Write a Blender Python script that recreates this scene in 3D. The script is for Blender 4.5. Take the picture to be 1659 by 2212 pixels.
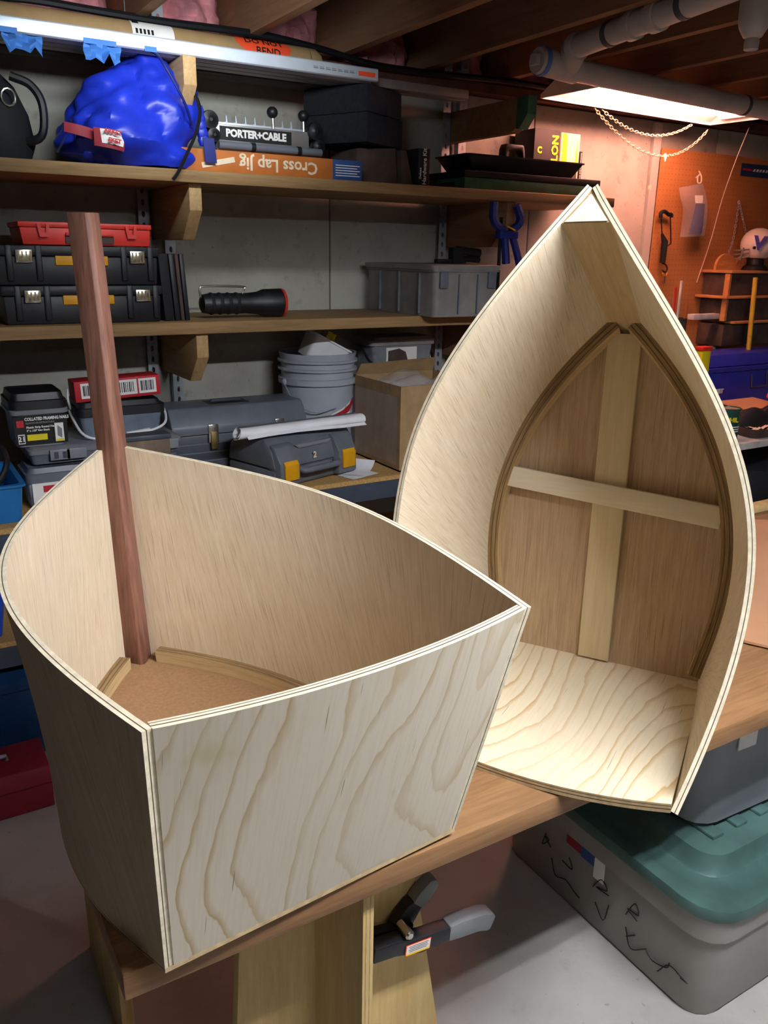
import bpy, bmesh, math, random
from mathutils import Vector, Matrix, Euler, noise
random.seed(7)
for o in list(bpy.data.objects): bpy.data.objects.remove(o)
scn = bpy.context.scene
COL = scn.collection
PI = math.pi
# ------------------------------------------------------------------ camera
F, CX, CY, H = 1789.0, 829.5, 1106.0, 1.5
YAW, PIT, ROL = math.radians(31.36), math.radians(17.38), math.radians(1.02)
fw = Vector((math.sin(YAW)*math.cos(PIT), math.cos(YAW)*math.cos(PIT), -math.sin(PIT)))
rt0 = Vector((math.cos(YAW), -math.sin(YAW), 0)); up0 = rt0.cross(fw)
rt = rt0*math.cos(ROL)+up0*math.sin(ROL); up = -rt0*math.sin(ROL)+up0*math.cos(ROL)
cd = bpy.data.cameras.new('camera'); cam = bpy.data.objects.new('camera', cd); COL.objects.link(cam)
cam.matrix_world = Matrix(((rt.x, up.x, -fw.x, 0), (rt.y, up.y, -fw.y, 0), (rt.z, up.z, -fw.z, H), (0, 0, 0, 1)))
cd.sensor_fit = 'VERTICAL'; cd.sensor_height = 36; cd.sensor_width = 27; cd.lens = F/2212*36
cd.clip_start = .02; scn.camera = cam
scn.cycles.max_bounces = 7; scn.cycles.diffuse_bounces = 4; scn.cycles.glossy_bounces = 3
# ------------------------------------------------------------------ world, lights, exposure
w = bpy.data.worlds.new('world'); scn.world = w; w.use_nodes = True
w.node_tree.nodes['Background'].inputs[0].default_value = (.75, .85, 1, 1)
w.node_tree.nodes['Background'].inputs[1].default_value = .01
# the bench is lit by a shop light above the camera (built with the one in view); an added fill light stands in for the unknown source on the upper shelf
BENCH_TUBE, REAR_FILL, WARM_TUBE = 262, 38, 54
la_ = bpy.data.lights.new('shelf_fill', 'AREA'); la_.shape = 'RECTANGLE'; la_.size = .65; la_.size_y = .06; la_.energy = 3.3; la_.color = (.90, .96, 1); la_.spread = math.radians(95)
lo_ = bpy.data.objects.new('shelf_fill', la_); COL.objects.link(lo_); lo_.location = (.82, 1.95, 2.10)
lo_.rotation_euler = Vector((.06, 1.13, -.13)).to_track_quat('-Z', 'Y').to_euler()
vs = scn.view_settings
vs.view_transform = 'Standard'; vs.look = 'None'; vs.gamma = 1; vs.exposure = 0.1
vs.use_curve_mapping = False
# ------------------------------------------------------------------ helpers
def ray(x, y): return rt*((x-CX)/F) + up*(-(y-CY)/F) + fw
def at(x, y, Y): d = ray(x, y); k = Y/d.y; return Vector((d.x*k, Y, d.z*k+H))
def atz(x, y, Z): d = ray(x, y); k = (Z-H)/d.z; return Vector((d.x*k, d.y*k, Z))
def s2l(c): return c/12.92 if c <= .04045 else ((c+.055)/1.055)**2.4
def hx(h): return tuple(s2l(int(h[i:i+2], 16)/255) for i in (1, 3, 5))
class Nodes:
    def __init__(s, name):
        s.m = bpy.data.materials.new(name); s.m.use_nodes = True; s.t = s.m.node_tree
        s.b = s.t.nodes['Principled BSDF']; s.k = s.t.links
    def n(s, typ, **kw):
        a = s.t.nodes.new(typ)
        for k, v in kw.items(): setattr(a, k, v)
        return a
    def coord(s, which='Object', scale=(1, 1, 1), rot=(0, 0, 0)):
        a = s.n('ShaderNodeTexCoord'); b = s.n('ShaderNodeMapping')
        b.inputs['Scale'].default_value = scale; b.inputs['Rotation'].default_value = rot
        s.k.new(a.outputs[which], b.inputs[0]); return b.outputs[0]
    def noise(s, vec, scale=5, detail=4, rough=.55, dist=0):
        a = s.n('ShaderNodeTexNoise'); a.inputs['Scale'].default_value = scale; a.inputs['Detail'].default_value = detail
        a.inputs['Roughness'].default_value = rough; a.inputs['Distortion'].default_value = dist
        s.k.new(vec, a.inputs['Vector']); return a.outputs['Fac']
    def ramp(s, fac, stops, interp='LINEAR'):
        a = s.n('ShaderNodeValToRGB'); cr = a.color_ramp; cr.interpolation = interp
        while len(cr.elements) < len(stops): cr.elements.new(.5)
        for e, (p, c) in zip(cr.elements, stops):
            e.position = p; e.color = tuple(c)+(1,) if not isinstance(c, (int, float)) else (c, c, c, 1)
        s.k.new(fac, a.inputs[0]); return a.outputs[0]
    def mix(s, fac, a, b, mode='MIX'):
        x = s.n('ShaderNodeMix', data_type='RGBA', blend_type=mode)
        for v, i in ((fac, 0), (a, 6), (b, 7)):
            if hasattr(v, 'node'): s.k.new(v, x.inputs[i])
            else: x.inputs[i].default_value = v if i == 0 else tuple(v)+(1,)
        return x.outputs[2]
    def math(s, op, a, b=0.0, c=None):
        x = s.n('ShaderNodeMath', operation=op)
        for i, v in enumerate((a, b) if c is None else (a, b, c)):
            if hasattr(v, 'node'): s.k.new(v, x.inputs[i])
            else: x.inputs[i].default_value = v
        return x.outputs[0]
    def bump(s, h, strength=.3, dist=.002):
        a = s.n('ShaderNodeBump'); a.inputs['Strength'].default_value = strength; a.inputs['Distance'].default_value = dist
        s.k.new(h, a.inputs['Height']); s.k.new(a.outputs[0], s.b.inputs['Normal'])
    def done(s, col, rough=.6, metal=0, spec=.5):
        if hasattr(col, 'node'): s.k.new(col, s.b.inputs['Base Color'])
        else: s.b.inputs['Base Color'].default_value = tuple(col)+(1,)
        if hasattr(rough, 'node'): s.k.new(rough, s.b.inputs['Roughness'])
        else: s.b.inputs['Roughness'].default_value = rough
        s.b.inputs['Metallic'].default_value = metal; s.b.inputs['Specular IOR Level'].default_value = spec
        return s.m
MATS = {}
def plain(name, col, rough=.6, metal=0, var=.12, scale=14, bump=0, spec=.4, bscale=None):
    """one colour with mottling from noise"""
    if name in MATS: return MATS[name]
    c = hx(col); N = Nodes(name); v = N.coord()
    f = N.noise(v, scale, 5)
    lo = tuple(x*(1-var*1.6) for x in c); hi = tuple(min(1, x*(1+var*1.6)) for x in c)
    k = N.ramp(f, [(.3, lo), (.7, hi)])
    if bump: N.bump(N.noise(v, bscale or scale*8, 3), bump, .002)
    MATS[name] = N.done(k, rough, metal, spec); return MATS[name]
def wood(name, base, dark, which='Object', stretch=(30, 2, 30), grain=.5, rough=.62, scale=1, pores=0, patch=.2, bump=.12):
    """streaky timber: stretch small along the grain"""
    N = Nodes(name); v = N.coord(which, stretch); b, d = hx(base), hx(dark)
    f1 = N.noise(v, 1.6*scale, 6, .65, .4); f2 = N.noise(v, 6*scale, 4, .6)
    g = N.math('ADD', N.math('MULTIPLY', f1, .65), N.math('MULTIPLY', f2, .35))
    k = N.ramp(g, [(.5-.22/max(grain, .05)*.5, d), (.5+.2/max(grain, .05)*.35, b)])
    vv = N.coord(which, (1, 1, 1)); pf = N.noise(vv, 3.5, 3)
    k = N.mix(N.math('MULTIPLY', N.ramp(pf, [(.35, 0.0), (.7, 1.0)]), patch), k, tuple(x*.72 for x in b))
    if pores:
        pv = N.coord(which, (stretch[0]*5, stretch[1]*1.5, stretch[2]*5) if which == 'UV' else tuple(x*5 for x in stretch)); pp = N.ramp(N.noise(pv, 1.3, 2), [(.33, 1.0), (.43, 0.0)])
        k = N.mix(N.math('MULTIPLY', pp, pores*.8), k, tuple(x*.35 for x in d))
    N.bump(g, bump, .0015)
    MATS[name] = N.done(k, rough, 0, .3); return MATS[name]
def pine_swirl(name, base, band, which='UV', freq=11, amp=.55, ang=0, green=0):
    """rotary-cut pine: wandering growth-ring bands, fine checks (metres, y along the grain)"""
    N = Nodes(name); v = N.coord(which, (1, 1, 1), (0, 0, ang)); b, d = hx(base), hx(band)
    sx = N.n('ShaderNodeSeparateXYZ'); N.k.new(v, sx.inputs[0])
    v2 = N.coord(which, (3.6, 1.5, 1), (0, 0, ang)); v3 = N.coord(which, (16, 7, 1), (0, 0, ang))
    n1 = N.noise(v2, 1.0, 1.5, .5, .3); n2 = N.noise(v3, 1.0, 3, .6)
    val = N.math('ADD', N.math('ADD', N.math('MULTIPLY', sx.outputs[0], 1.0), N.math('MULTIPLY', n1, amp)), N.math('ADD', N.math('MULTIPLY', n2, .035), N.math('MULTIPLY', N.noise(N.coord(which, (90, 16, 1), (0, 0, ang)), 1.0, 2), .010)))
    fr = N.math('FRACT', N.math('MULTIPLY', val, freq))
    bandf = N.ramp(fr, [(0, 0.0), (.70, .03), (.86, .7), (.93, 1.0), (.965, 0.1), (1, 0.0)])
    wid = N.ramp(N.noise(N.coord(which, (5, 2, 1)), 1, 2), [(.35, .25), (.6, 1.0)])
    k = N.mix(N.math('MULTIPLY', bandf, wid), b, d)
    fine = N.noise(N.coord(which, (240, 9, 1), (0, 0, ang)), 1, 3)
    k = N.mix(N.math('MULTIPLY', N.ramp(fine, [(.3, 1.0), (.55, 0.0)]), .18), k, d)
    chk = N.ramp(N.noise(N.coord(which, (420, 9, 1), (0, 0, ang)), 1, 1), [(.235, 1.0), (.25, 0.0)])
    k = N.mix(N.math('MULTIPLY', chk, .75), k, hx('#4a3520'))
    blot = N.ramp(N.noise(N.coord(which, (3, 2, 1)), 1.3, 3), [(.5, 0.0), (.75, 1.0)])
    k = N.mix(N.math('MULTIPLY', blot, .3), k, hx('#b9a88f'))
    if green:
        gr = N.ramp(N.noise(N.coord(which, (2.6, 1.6, 1)), 1.5, 4, .6, .5), [(.60, 0.0), (.68, 1.0)])
        k = N.mix(N.math('MULTIPLY', gr, green), k, hx('#b3a66a'))
    N.bump(N.math('ADD', fr, fine), .06, .001)
    MATS[name] = N.done(k, .6, 0, .3); return MATS[name]
def emis(name, col, strength):
    N = Nodes(name); N.b.inputs['Emission Color'].default_value = tuple(hx(col))+(1,); N.b.inputs['Emission Strength'].default_value = strength
    MATS[name] = N.done(hx(col), .5); return MATS[name]
def clear(name, col, alpha=.35, rough=.15):
    N = Nodes(name); N.b.inputs['Alpha'].default_value = alpha
    f = N.ramp(N.noise(N.coord(), 30, 3), [(.35, tuple(x*.8 for x in hx(col))), (.7, hx(col))])
    MATS[name] = N.done(f, rough, 0, .8); return MATS[name]
class MB:
    """collects faces for one mesh object"""
    def __init__(s): s.v = []; s.f = []; s.mi = []; s.uv = []; s.sm = []
    def add(s, vs, fs, mi=0, uvs=None, smooth=False):
        o = len(s.v); s.v += [tuple(p) for p in vs]
        for i, f in enumerate(fs):
            s.f.append([o+a for a in f]); s.mi.append(mi); s.sm.append(smooth)
            s.uv.append([uvs[a] for a in f] if uvs else None)
        return s
    def box(s, x0, y0, z0, x1, y1, z1, mi=0, m=None):
        vs = [Vector(p) for p in ((x0, y0, z0), (x1, y0, z0), (x1, y1, z0), (x0, y1, z0), (x0, y0, z1), (x1, y0, z1), (x1, y1, z1), (x0, y1, z1))]
        if m: vs = [m @ p for p in vs]
        return s.add(vs, [(0, 3, 2, 1), (4, 5, 6, 7), (0, 1, 5, 4), (1, 2, 6, 5), (2, 3, 7, 6), (3, 0, 4, 7)], mi)
    def cbox(s, c, d, mi=0, m=None):
        return s.box(c[0]-d[0]/2, c[1]-d[1]/2, c[2]-d[2]/2, c[0]+d[0]/2, c[1]+d[1]/2, c[2]+d[2]/2, mi, m)
    def loft(s, rings, mi=0, closed=True, caps=True, smooth=True, uvs=False):
        n = len(rings[0]); vs = [p for r in rings for p in r]; fs = []
        for i in range(len(rings)-1):
            for j in range(n if closed else n-1):
                k = (j+1) % n
                fs.append((i*n+j, i*n+k, (i+1)*n+k, (i+1)*n+j))
        s.add(vs, fs, mi, None, smooth)
        if caps:
            s.add(rings[0], [tuple(range(n))[::-1]], mi); s.add(rings[-1], [tuple(range(n))], mi)
        return s
    def prism(s, poly, axis, a, b, mi=0):
        """poly of 2D points extruded from a to b along axis (0: poly is y,z; 1: x,z; 2: x,y)"""
        def P(q, t): return (t, q[0], q[1]) if axis == 0 else (q[0], t, q[1]) if axis == 1 else (q[0], q[1], t)
        return s.loft([[P(q, a) for q in poly], [P(q, b) for q in poly]], mi, True, True, False)
    def tube(s, pts, r, n=8, mi=0, caps=True, closed=False):
        pts = [Vector(p) for p in pts]; rings = []; m = len(pts); nrm = None
        for i, p in enumerate(pts):
            a = pts[(i-1) % m] if closed or i else pts[0]; b = pts[(i+1) % m] if closed or i < m-1 else pts[-1]
            t = (b-a).normalized()
            if nrm is None: nrm = t.orthogonal().normalized()
            nrm = (nrm - t*nrm.dot(t)); nrm = nrm.normalized() if nrm.length > 1e-6 else t.orthogonal().normalized()
            bn = t.cross(nrm); rr = r[i] if isinstance(r, (list, tuple)) else r
            rings.append([p+(nrm*math.cos(2*PI*j/n)+bn*math.sin(2*PI*j/n))*rr for j in range(n)])
        if closed: rings.append(rings[0])
        return s.loft(rings, mi, True, caps and not closed, True)
    def lathe(s, prof, n=24, c=(0, 0, 0), mi=0, m=None, caps=True):
        rings = []
        for r, z in prof:
            rg = [Vector((r*math.cos(2*PI*j/n), r*math.sin(2*PI*j/n), z)) for j in range(n)]
            rings.append([((m @ p) if m else p)+Vector(c) for p in rg])
        return s.loft(rings, mi, True, caps, True)
    def sphere(s, c, r, n=14, mi=0, sc=(1, 1, 1)):
        rings = []
        for i in range(1, n//2):
            a = PI*i/(n//2); rings.append([Vector((c[0]+r*sc[0]*math.sin(a)*math.cos(2*PI*j/n), c[1]+r*sc[1]*math.sin(a)*math.sin(2*PI*j/n), c[2]-r*sc[2]*math.cos(a))) for j in range(n)])
        return s.loft(rings, mi, True, True, True)
    def grid(s, P, mi=0, smooth=True, uvs=None, flip=False):
        nr, nc = len(P), len(P[0]); vs = [p for r in P for p in r]; fs = []
        for i in range(nr-1):
            for j in range(nc-1):
                q = (i*nc+j, i*nc+j+1, (i+1)*nc+j+1, (i+1)*nc+j); fs.append(q[::-1] if flip else q)
        return s.add(vs, fs, mi, [u for r in uvs for u in r] if uvs else None, smooth)
    def build(s, name, mats, parent=None, loc=None, rot=None, bevel=0, seg=2):
        me = bpy.data.meshes.new(name); me.from_pydata(s.v, [], s.f)
        if not isinstance(mats, (list, tuple)): mats = [mats]
        for m in mats: me.materials.append(MATS[m] if isinstance(m, str) else m)
        me.polygons.foreach_set('material_index', s.mi); me.polygons.foreach_set('use_smooth', s.sm)
        if any(u is not None for u in s.uv):
            ul = me.uv_layers.new(name='UVMap'); k = 0
            for u, f in zip(s.uv, s.f):
                for i in range(len(f)):
                    ul.data[k].uv = u[i] if u else (0, 0); k += 1
        if bevel:
            bm = bmesh.new(); bm.from_mesh(me); bmesh.ops.remove_doubles(bm, verts=bm.verts, dist=1e-5)
            es = [e for e in bm.edges if len(e.link_faces) == 2 and e.calc_face_angle(0) > .5]
            bmesh.ops.bevel(bm, geom=es, offset=bevel, segments=seg, profile=.5, affect='EDGES', clamp_overlap=True)
            for f in bm.faces: f.smooth = True
            bm.to_mesh(me); bm.free()
            me.set_sharp_from_angle(angle=math.radians(40))
        elif any(s.sm):
            bm = bmesh.new(); bm.from_mesh(me); bmesh.ops.remove_doubles(bm, verts=bm.verts, dist=1e-6)
            bmesh.ops.recalc_face_normals(bm, faces=bm.faces); bm.to_mesh(me); bm.free()
            me.set_sharp_from_angle(angle=math.radians(42))
        me.update()
        o = bpy.data.objects.new(name, me); COL.objects.link(o)
        if parent: o.parent = parent
        if loc is not None: o.location = loc
        if rot is not None: o.rotation_euler = rot
        return o
def tag(o, label, cat, group=None, kind=None):
    o['label'] = label; o['category'] = cat
    if group: o['group'] = group
    if kind: o['kind'] = kind
    return o
def thing(name, label, cat, loc=(0, 0, 0), rotz=0, group=None, rot=None):
    o = bpy.data.objects.new(name, None); COL.objects.link(o); o.empty_display_size = .05
    o.location = loc; o.rotation_euler = rot or (0, 0, rotz); return tag(o, label, cat, group)
def structure(o): o['kind'] = 'structure'; return o
_dg = None
def text(name, s, size, m, parent, loc, rot=(PI/2, 0, 0), ext=.0004, bold=0, sx=1, align='CENTER', shear=0):
    """lettering as a mesh part"""
    c = bpy.data.curves.new(name, 'FONT'); c.body = s; c.size = size; c.extrude = ext; c.offset = bold; c.align_x = align; c.align_y = 'CENTER'; c.shear = shear
    c.resolution_u = 2
    t = bpy.data.objects.new(name, c); COL.objects.link(t)
    me = bpy.data.meshes.new_from_object(t.evaluated_get(bpy.context.evaluated_depsgraph_get()))
    bpy.data.objects.remove(t); bpy.data.curves.remove(c)
    me.materials.clear(); me.materials.append(MATS[m])
    o = bpy.data.objects.new(name, me); COL.objects.link(o); o.parent = parent; o.location = loc; o.rotation_euler = rot; o.scale = (sx, 1, 1)
    return o
def bez(P, n):
    o = []
    for i in range(n+1):
        t = i/n; o.append(P[0]*(1-t)**3+P[1]*3*(1-t)**2*t+P[2]*3*(1-t)*t*t+P[3]*t**3)
    return o
def spline(pts, n=8):
    """Catmull-Rom through points"""
    pts = [Vector(p) for p in pts]; P = [pts[0]*2-pts[1]]+pts+[pts[-1]*2-pts[-2]]; o = []
    for i in range(1, len(P)-2):
        for k in range(n):
            t = k/n; a, b, c, d = P[i-1], P[i], P[i+1], P[i+2]
            o.append(.5*((2*b)+(c-a)*t+(2*a-5*b+4*c-d)*t*t+(3*b-a-3*c+d)*t**3))
    o.append(pts[-1]); return o
def rrect(w, d, r, n=4, x=0, y=0):
    o = []
    for cx_, cy_, a0 in ((w/2-r, d/2-r, 0), (-w/2+r, d/2-r, PI/2), (-w/2+r, -d/2+r, PI), (w/2-r, -d/2+r, 1.5*PI)):
        for k in range(n+1):
            a = a0+PI/2*k/n; o.append((x+cx_+r*math.cos(a), y+cy_+r*math.sin(a)))
    return o
def tub_rings(levels):
    """levels: (w, d, corner radius, z)"""
    return [[Vector((p[0], p[1], z)) for p in rrect(w_, d_, r_)] for w_, d_, r_, z in levels]
# ------------------------------------------------------------------ materials
wood('ply_side', '#e3d4ba', '#d0ba98', 'UV', (75, 6, 1), .55, .55, 1, .48, .10)
wood('ply_side_outer', '#b8a387', '#9b8568', 'UV', (60, 4, 1), .5, .6, 1, .3, .2)
wood('ply_bottom', '#bfa584', '#a68a6b', 'UV', (95, 4, 1), .7, .6, 1, .6, .12)
pine_swirl('ply_transom', '#d4cab6', '#ae9568', 'UV', 21, .70, .12, .6)
pine_swirl('ply_transom_clean', '#e8dabc', '#c6a673', 'UV', 19, .75, .3)
plain('edge_light', '#e8dcc0', .6, var=.1, scale=90)
plain('edge_dark', '#54452f', .7, var=.2, scale=60)
plain('edge_mid', '#b79f78', .65, var=.15, scale=70)
wood('log_top', '#a5865c', '#5d452b', 'UV', (120, 5, 1), .9, .65, 1, 0, .5)
wood('log_face', '#cdb387', '#a88c5f', 'UV', (60, 4, 1), .6)
plain('hardboard', '#967351', .75, var=.1, scale=160, bump=.1)
wood('mahogany', '#8d6352', '#5e3c30', 'Object', (38, 38, 1.6), .8, .6, 1, .3, .3)
wood('strip_wood', '#dccba8', '#c7b085', 'Object', (2, 40, 40), .5, .55, 1, 0, .1)
wood('cross_wood', '#e9dfc8', '#d8c9aa', 'Object', (40, 2, 40), .4, .5, 1, 0, .08)
wood('stem_wood', '#cdb68c', '#b3976a', 'Object', (5, 60, 4), .6, .55, 1, .0, .15)
plain('stem_paint', '#cfcabd', .8, var=.06, scale=30)
wood('bench_wood', '#96704c', '#6d4b2d', 'Object', (2, 26, 26), .7, .5, 1, .15, .45)
wood('lumber', '#a3845a', '#7c5e3a', 'Object', (1.6, 22, 22), .6, .7, 1, .1, .35)
wood('bracket_wood', '#c3a273', '#a07d50', 'Object', (22, 1.6, 22), .6, .7, 1, .1, .3)
wood('joist_wood', '#a88060', '#815c40', 'Object', (22, 1.2, 22), .6, .8, 1, .1, .5)
wood('subfloor', '#6f5039', '#54392a', 'Object', (6, 20, 6), .6, .85)
wood('trestle_ply', '#d8bd83', '#bd9c60', 'Object', (22, 22, 2), .6, .6, 1, .1, .2)
wood('rack_wood', '#c98f58', '#a56f3c', 'Object', (3, 26, 26), .6, .6)
plain('particle', '#b58f57', .8, var=.22, scale=220, bump=.2)
plain('green_paint', '#3f6b52', .6, var=.2)
def concrete(name, base, dark, spots):
    N = Nodes(name); v = N.coord(); b, d = hx(base), hx(dark)
    k = N.ramp(N.noise(v, 2.2, 6, .62), [(.32, d), (.62, b)])
    s = N.ramp(N.noise(v, 14, 5, .7), [(.30, 1.0), (.43, 0.0)])
    k = N.mix(N.math('MULTIPLY', s, spots), k, tuple(x*.45 for x in d))
    p = N.ramp(N.noise(v, 55, 2), [(.25, 1.0), (.3, 0.0)])
    k = N.mix(N.math('MULTIPLY', p, .4), k, tuple(x*.4 for x in d))
    N.bump(N.noise(v, 26, 5, .7), .22, .004)
    MATS[name] = N.done(k, .85, 0, .25)
concrete('concrete_wall', '#b0aea4', '#918e84', .4)
concrete('concrete_floor', '#bcbab5', '#a6a39d', .15)
plain('insulation_pink', '#dd8f95', .95, var=.3, scale=9, bump=.8, bscale=60)
plain('kraft_dark', '#5b3a30', .9, var=.2)
plain('steel', '#a3a9b2', .42, .4, var=.1, scale=30)
plain('aluminium', '#ccd5e0', .42, .35, var=.04, scale=20)
plain('dull_aluminium', '#9d9a97', .45, .6, var=.08)
plain('chrome', '#c9c6bb', .22, .95, var=.05)
plain('brass_dark', '#7d6d45', .45, .7)
plain('black_plastic', '#15161a', .45, var=.15)
plain('black_soft', '#101116', .75, var=.2)
plain('foam_black', '#1d1f26', .9, var=.2, scale=60, bump=.6, bscale=160)
plain('black_cable', '#131418', .45)
plain('grey_rubber', '#7b7d80', .6, var=.1)
plain('blue_nylon', '#1d33b8', .38, var=.12, scale=10, bump=.12, bscale=25)
plain('blue_nylon_dark', '#142170', .5, var=.15)
plain('red_fabric', '#8d2230', .6)
plain('white_print', '#e6e4e0', .6, var=.03)
plain('red_print', '#b3202c', .55, var=.06)
plain('orange_print', '#f0512a', .55, var=.05)
plain('yellow_print', '#e6d21c', .5, var=.05)
plain('blue_print', '#2b4a86', .6, var=.1)
plain('black_print', '#141414', .6)
plain('orange_card', '#bb6a2c', .7, var=.1)
plain('cream_print', '#e0cdb0', .6)
plain('cardboard', '#9d8059', .8, var=.12, scale=20)
plain('cardboard_brown', '#8d6c46', .8, var=.2, scale=8)
plain('cardboard_tan', '#b98a66', .75, var=.06, scale=6)
plain('tube_card', '#9c8058', .7, var=.08)
plain('tape_blue', '#3f78c4', .7, var=.1)
plain('red_plastic', '#d0362c', .4, var=.08)
plain('tool_yellow', '#d79a12', .45, var=.08)
plain('grey_plastic', '#636973', .42, var=.08)
plain('grey_plastic_dark', '#3d434d', .45, var=.12)
plain('grey_case', '#5f646b', .45, var=.12, scale=10)
plain('bucket_grey', '#a4aab4', .4, var=.04)
plain('pail_white', '#dfe0e2', .4, var=.04)
plain('tote_grey', '#7f7d7a', .55, var=.1)
plain('tote_blue_grey', '#7b7e84', .4, var=.06, scale=6)
plain('bin_grey', '#8b8782', .42, var=.05, scale=6)
plain('bin_green', '#44605a', .4, var=.14, scale=12)
plain('blue_plastic', '#1d6aa8', .4, var=.1)
plain('blue_bright', '#1a4fc0', .4, var=.1)
plain('navy_plastic', '#173a63', .45, var=.15)
plain('indigo_plastic', '#2a2f96', .4, var=.1)
plain('shelf_steel', '#454d5c', .45, .3, var=.1)
plain('dark_wood', '#4a3a33', .8, var=.25)
plain('rust_box', '#6c5a4a', .75, var=.35, scale=12)
plain('pvc', '#cfcbc6', .35, var=.06)
plain('pvc_strap', '#55585e', .5)
plain('cap_blue', '#5d8fd0', .45)
plain('fixture_white', '#efe9e4', .35, var=.03)
plain('pegboard', '#b0702f', .7, var=.12, scale=5)
plain('hole_dark', '#4c2c14', .9)
plain('purple_print', '#3b2f8f', .5)
plain('helmet_white', '#e8ddd0', .3, var=.03)
plain('table_white', '#c9c5bf', .5, var=.15)
plain('paper', '#e7e7ea', .7, var=.03)
plain('hook_white', '#e9dccb', .4)
plain('can_green', '#12453d', .35, var=.1)
plain('yellow_stick', '#b89a2a', .5)
plain('chain_metal', '#cfc0a4', .4, .6)
plain('wall_paint', '#b9b7b0', .85, var=.08, scale=3)
plain('far_wall', '#5d5750', .9, var=.1, scale=2)
emis('tube_glow', '#ffb09a', WARM_TUBE)
emis('tube_cool', '#f4f8ff', BENCH_TUBE)
emis('tube_rear_fill', '#f4f8ff', REAR_FILL)
clear('clear_bag', '#e9e6e8', .22, .08)
clear('clear_tub', '#a7adb5', .55, .2)
clear('pail_clear', '#8f9fb2', .6, .2)
# ================================================================== the room
WY = 3.08
fl = structure(MB().box(-2.6, -3.2, -.1, 6.2, 3.3, 0).build('floor', 'concrete_floor'))
wb = structure(MB().box(-2.6, WY+.012, -.1, 6.2, WY+.25, 2.14).build('wall_back', 'edge_dark'))
WJ = [-2.6, -1.06, .17, at(713, 500, WY).x, 2.62, 3.84, 6.2]
for a, b in zip(WJ, WJ[1:]):     # poured sections with a form joint between
    MB().box(a+.003, WY, 0, b-.003, WY+.02, 2.13).build('wall_section', 'concrete_wall', wb, bevel=.004)
structure(MB().box(-2.75, -3.2, 0, -2.6, 3.3, 2.45).build('wall_left', 'far_wall'))
structure(MB().box(6.2, -3.2, 0, 6.35, 3.3, 2.45).build('wall_right', 'far_wall'))
structure(MB().box(-2.75, -3.35, 0, 6.35, -3.2, 2.45).build('wall_front', 'far_wall'))
ce = structure(MB().box(-2.75, -3.35, 2.43, 6.35, 3.4, 2.47).build('ceiling', 'subfloor'))
JX = [1.27+.3915*k for k in range(-9, 13)]
jm = None
for x in JX:
    o = MB().box(-.038, -3.2, 0, 0, WY+.2, .23).build('joist', 'joist_wood', ce, (x, 0, 2.2)) if jm is None else None
    if jm is None: jm = o.data
    else:
        o = bpy.data.objects.new('joist', jm); COL.objects.link(o); o.parent = ce; o.location = (x, 0, 2.2)
MB().box(-2.6, WY+.2, 2.13, 6.2, WY+.25, 2.43).build('rim_board', 'kraft_dark', ce)
MB().box(-2.6, WY-.06, 2.135, 6.2, WY+.2, 2.17).build('sill_plate', 'kraft_dark', ce)
INS = [(JX[7], 'pink fibreglass insulation at the far left above the red and white sticker'),
       (JX[8], 'pink insulation above the cardboard tube, between the hanging strips'),
       (JX[9], 'pink insulation bulging above the orange sticker on the tube'),
       (JX[10], 'pink insulation batt bulging above the aluminium straightedge end'),
       (JX[11], 'pink insulation batt just right of the slotted steel posts'),
       (JX[12], 'pink insulation in the joist bay behind the capped drain pipe')]
for n_, (x, lab) in enumerate(INS):
    mb = MB(); P = []; wd = .35
    for i in range(15):
        a = i/14; r = []
        for j in range(22):
            q = (j/21-.5)*2; env = math.sqrt(max(0, 1-abs(q)**2.6))
            nz = noise.noise(Vector((x*7+q*2.2, a*4+n_*3, 1)))*.05+noise.noise(Vector((x*20+q*6, a*12, 5)))*.022+noise.noise(Vector((q*16, a*28, n_+3)))*.008
            yy = WY+.19-(.08+.05*math.sin(a*PI))*env-nz*(env+.2)
            r.append(Vector((x+.002+wd*(.5+q*.5), yy-.06*(1-a)*env, 2.172+.25*a+.02*noise.noise(Vector((q*3, 2, n_)))*(1-a))))
        P.append(r)
    mb.grid(P, 0, True, None, True)
    tag(mb.build('insulation_batt', 'insulation_pink'), lab, 'insulation', 'insulation batts between the joists')
# ------------------------------------------------------------------ slotted steel posts
def slotted(name, label, x, z0, z1, flange, face, depth=.03):
    t = thing(name, label, 'steel post', (x, WY-.006, z0), group='slotted steel posts')
    mb = MB(); n = int((z1-z0)/.038); hgt = (z1-z0)/n; wv = .036
    for k in range(n):
        za = k*hgt; cz = za+hgt/2; rc, rh = [], []
        o8 = [(-1, -1), (0, -1), (1, -1), (1, 0), (1, 1), (0, 1), (-1, 1), (-1, 0)]
        rc = [(0+wv/2+a*wv/2, -depth, cz+b*hgt/2) for a, b in o8]
        rh = [(wv/2+math.cos(math.atan2(b, a))*.0065, -depth, cz+math.sin(math.atan2(b, a))*.011) for a, b in o8]
        mb.add(rc+rh, [(i, (i+1) % 8, 8+(i+1) % 8, 8+i) for i in range(8)])
        rb = [(p[0], -depth+.0025, p[2]) for p in rh]
        mb.add(rh+rb, [(i, (i+1) % 8, 8+(i+1) % 8, 8+i) for i in range(8)])
    mb.build('slotted_face', 'steel', t)
    sx = wv if flange > 0 else 0
    MB().box(sx-.0015, -depth+.0003, 0, sx+.0015, 0, z1-z0).build('side_flange', 'steel', t)
    return t
xl = at(318, 485, WY-.04).x; xr = at(952, 500, WY-.04).x
slotted('slotted_post', 'left post of the slotted steel pair by the black toolboxes', xl-.028, 0.02, 2.44, 1, 1)
slotted('slotted_post', 'right post of the slotted steel pair by the black toolboxes', xl+.062, 0.02, 2.44, -1, 1)
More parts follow.
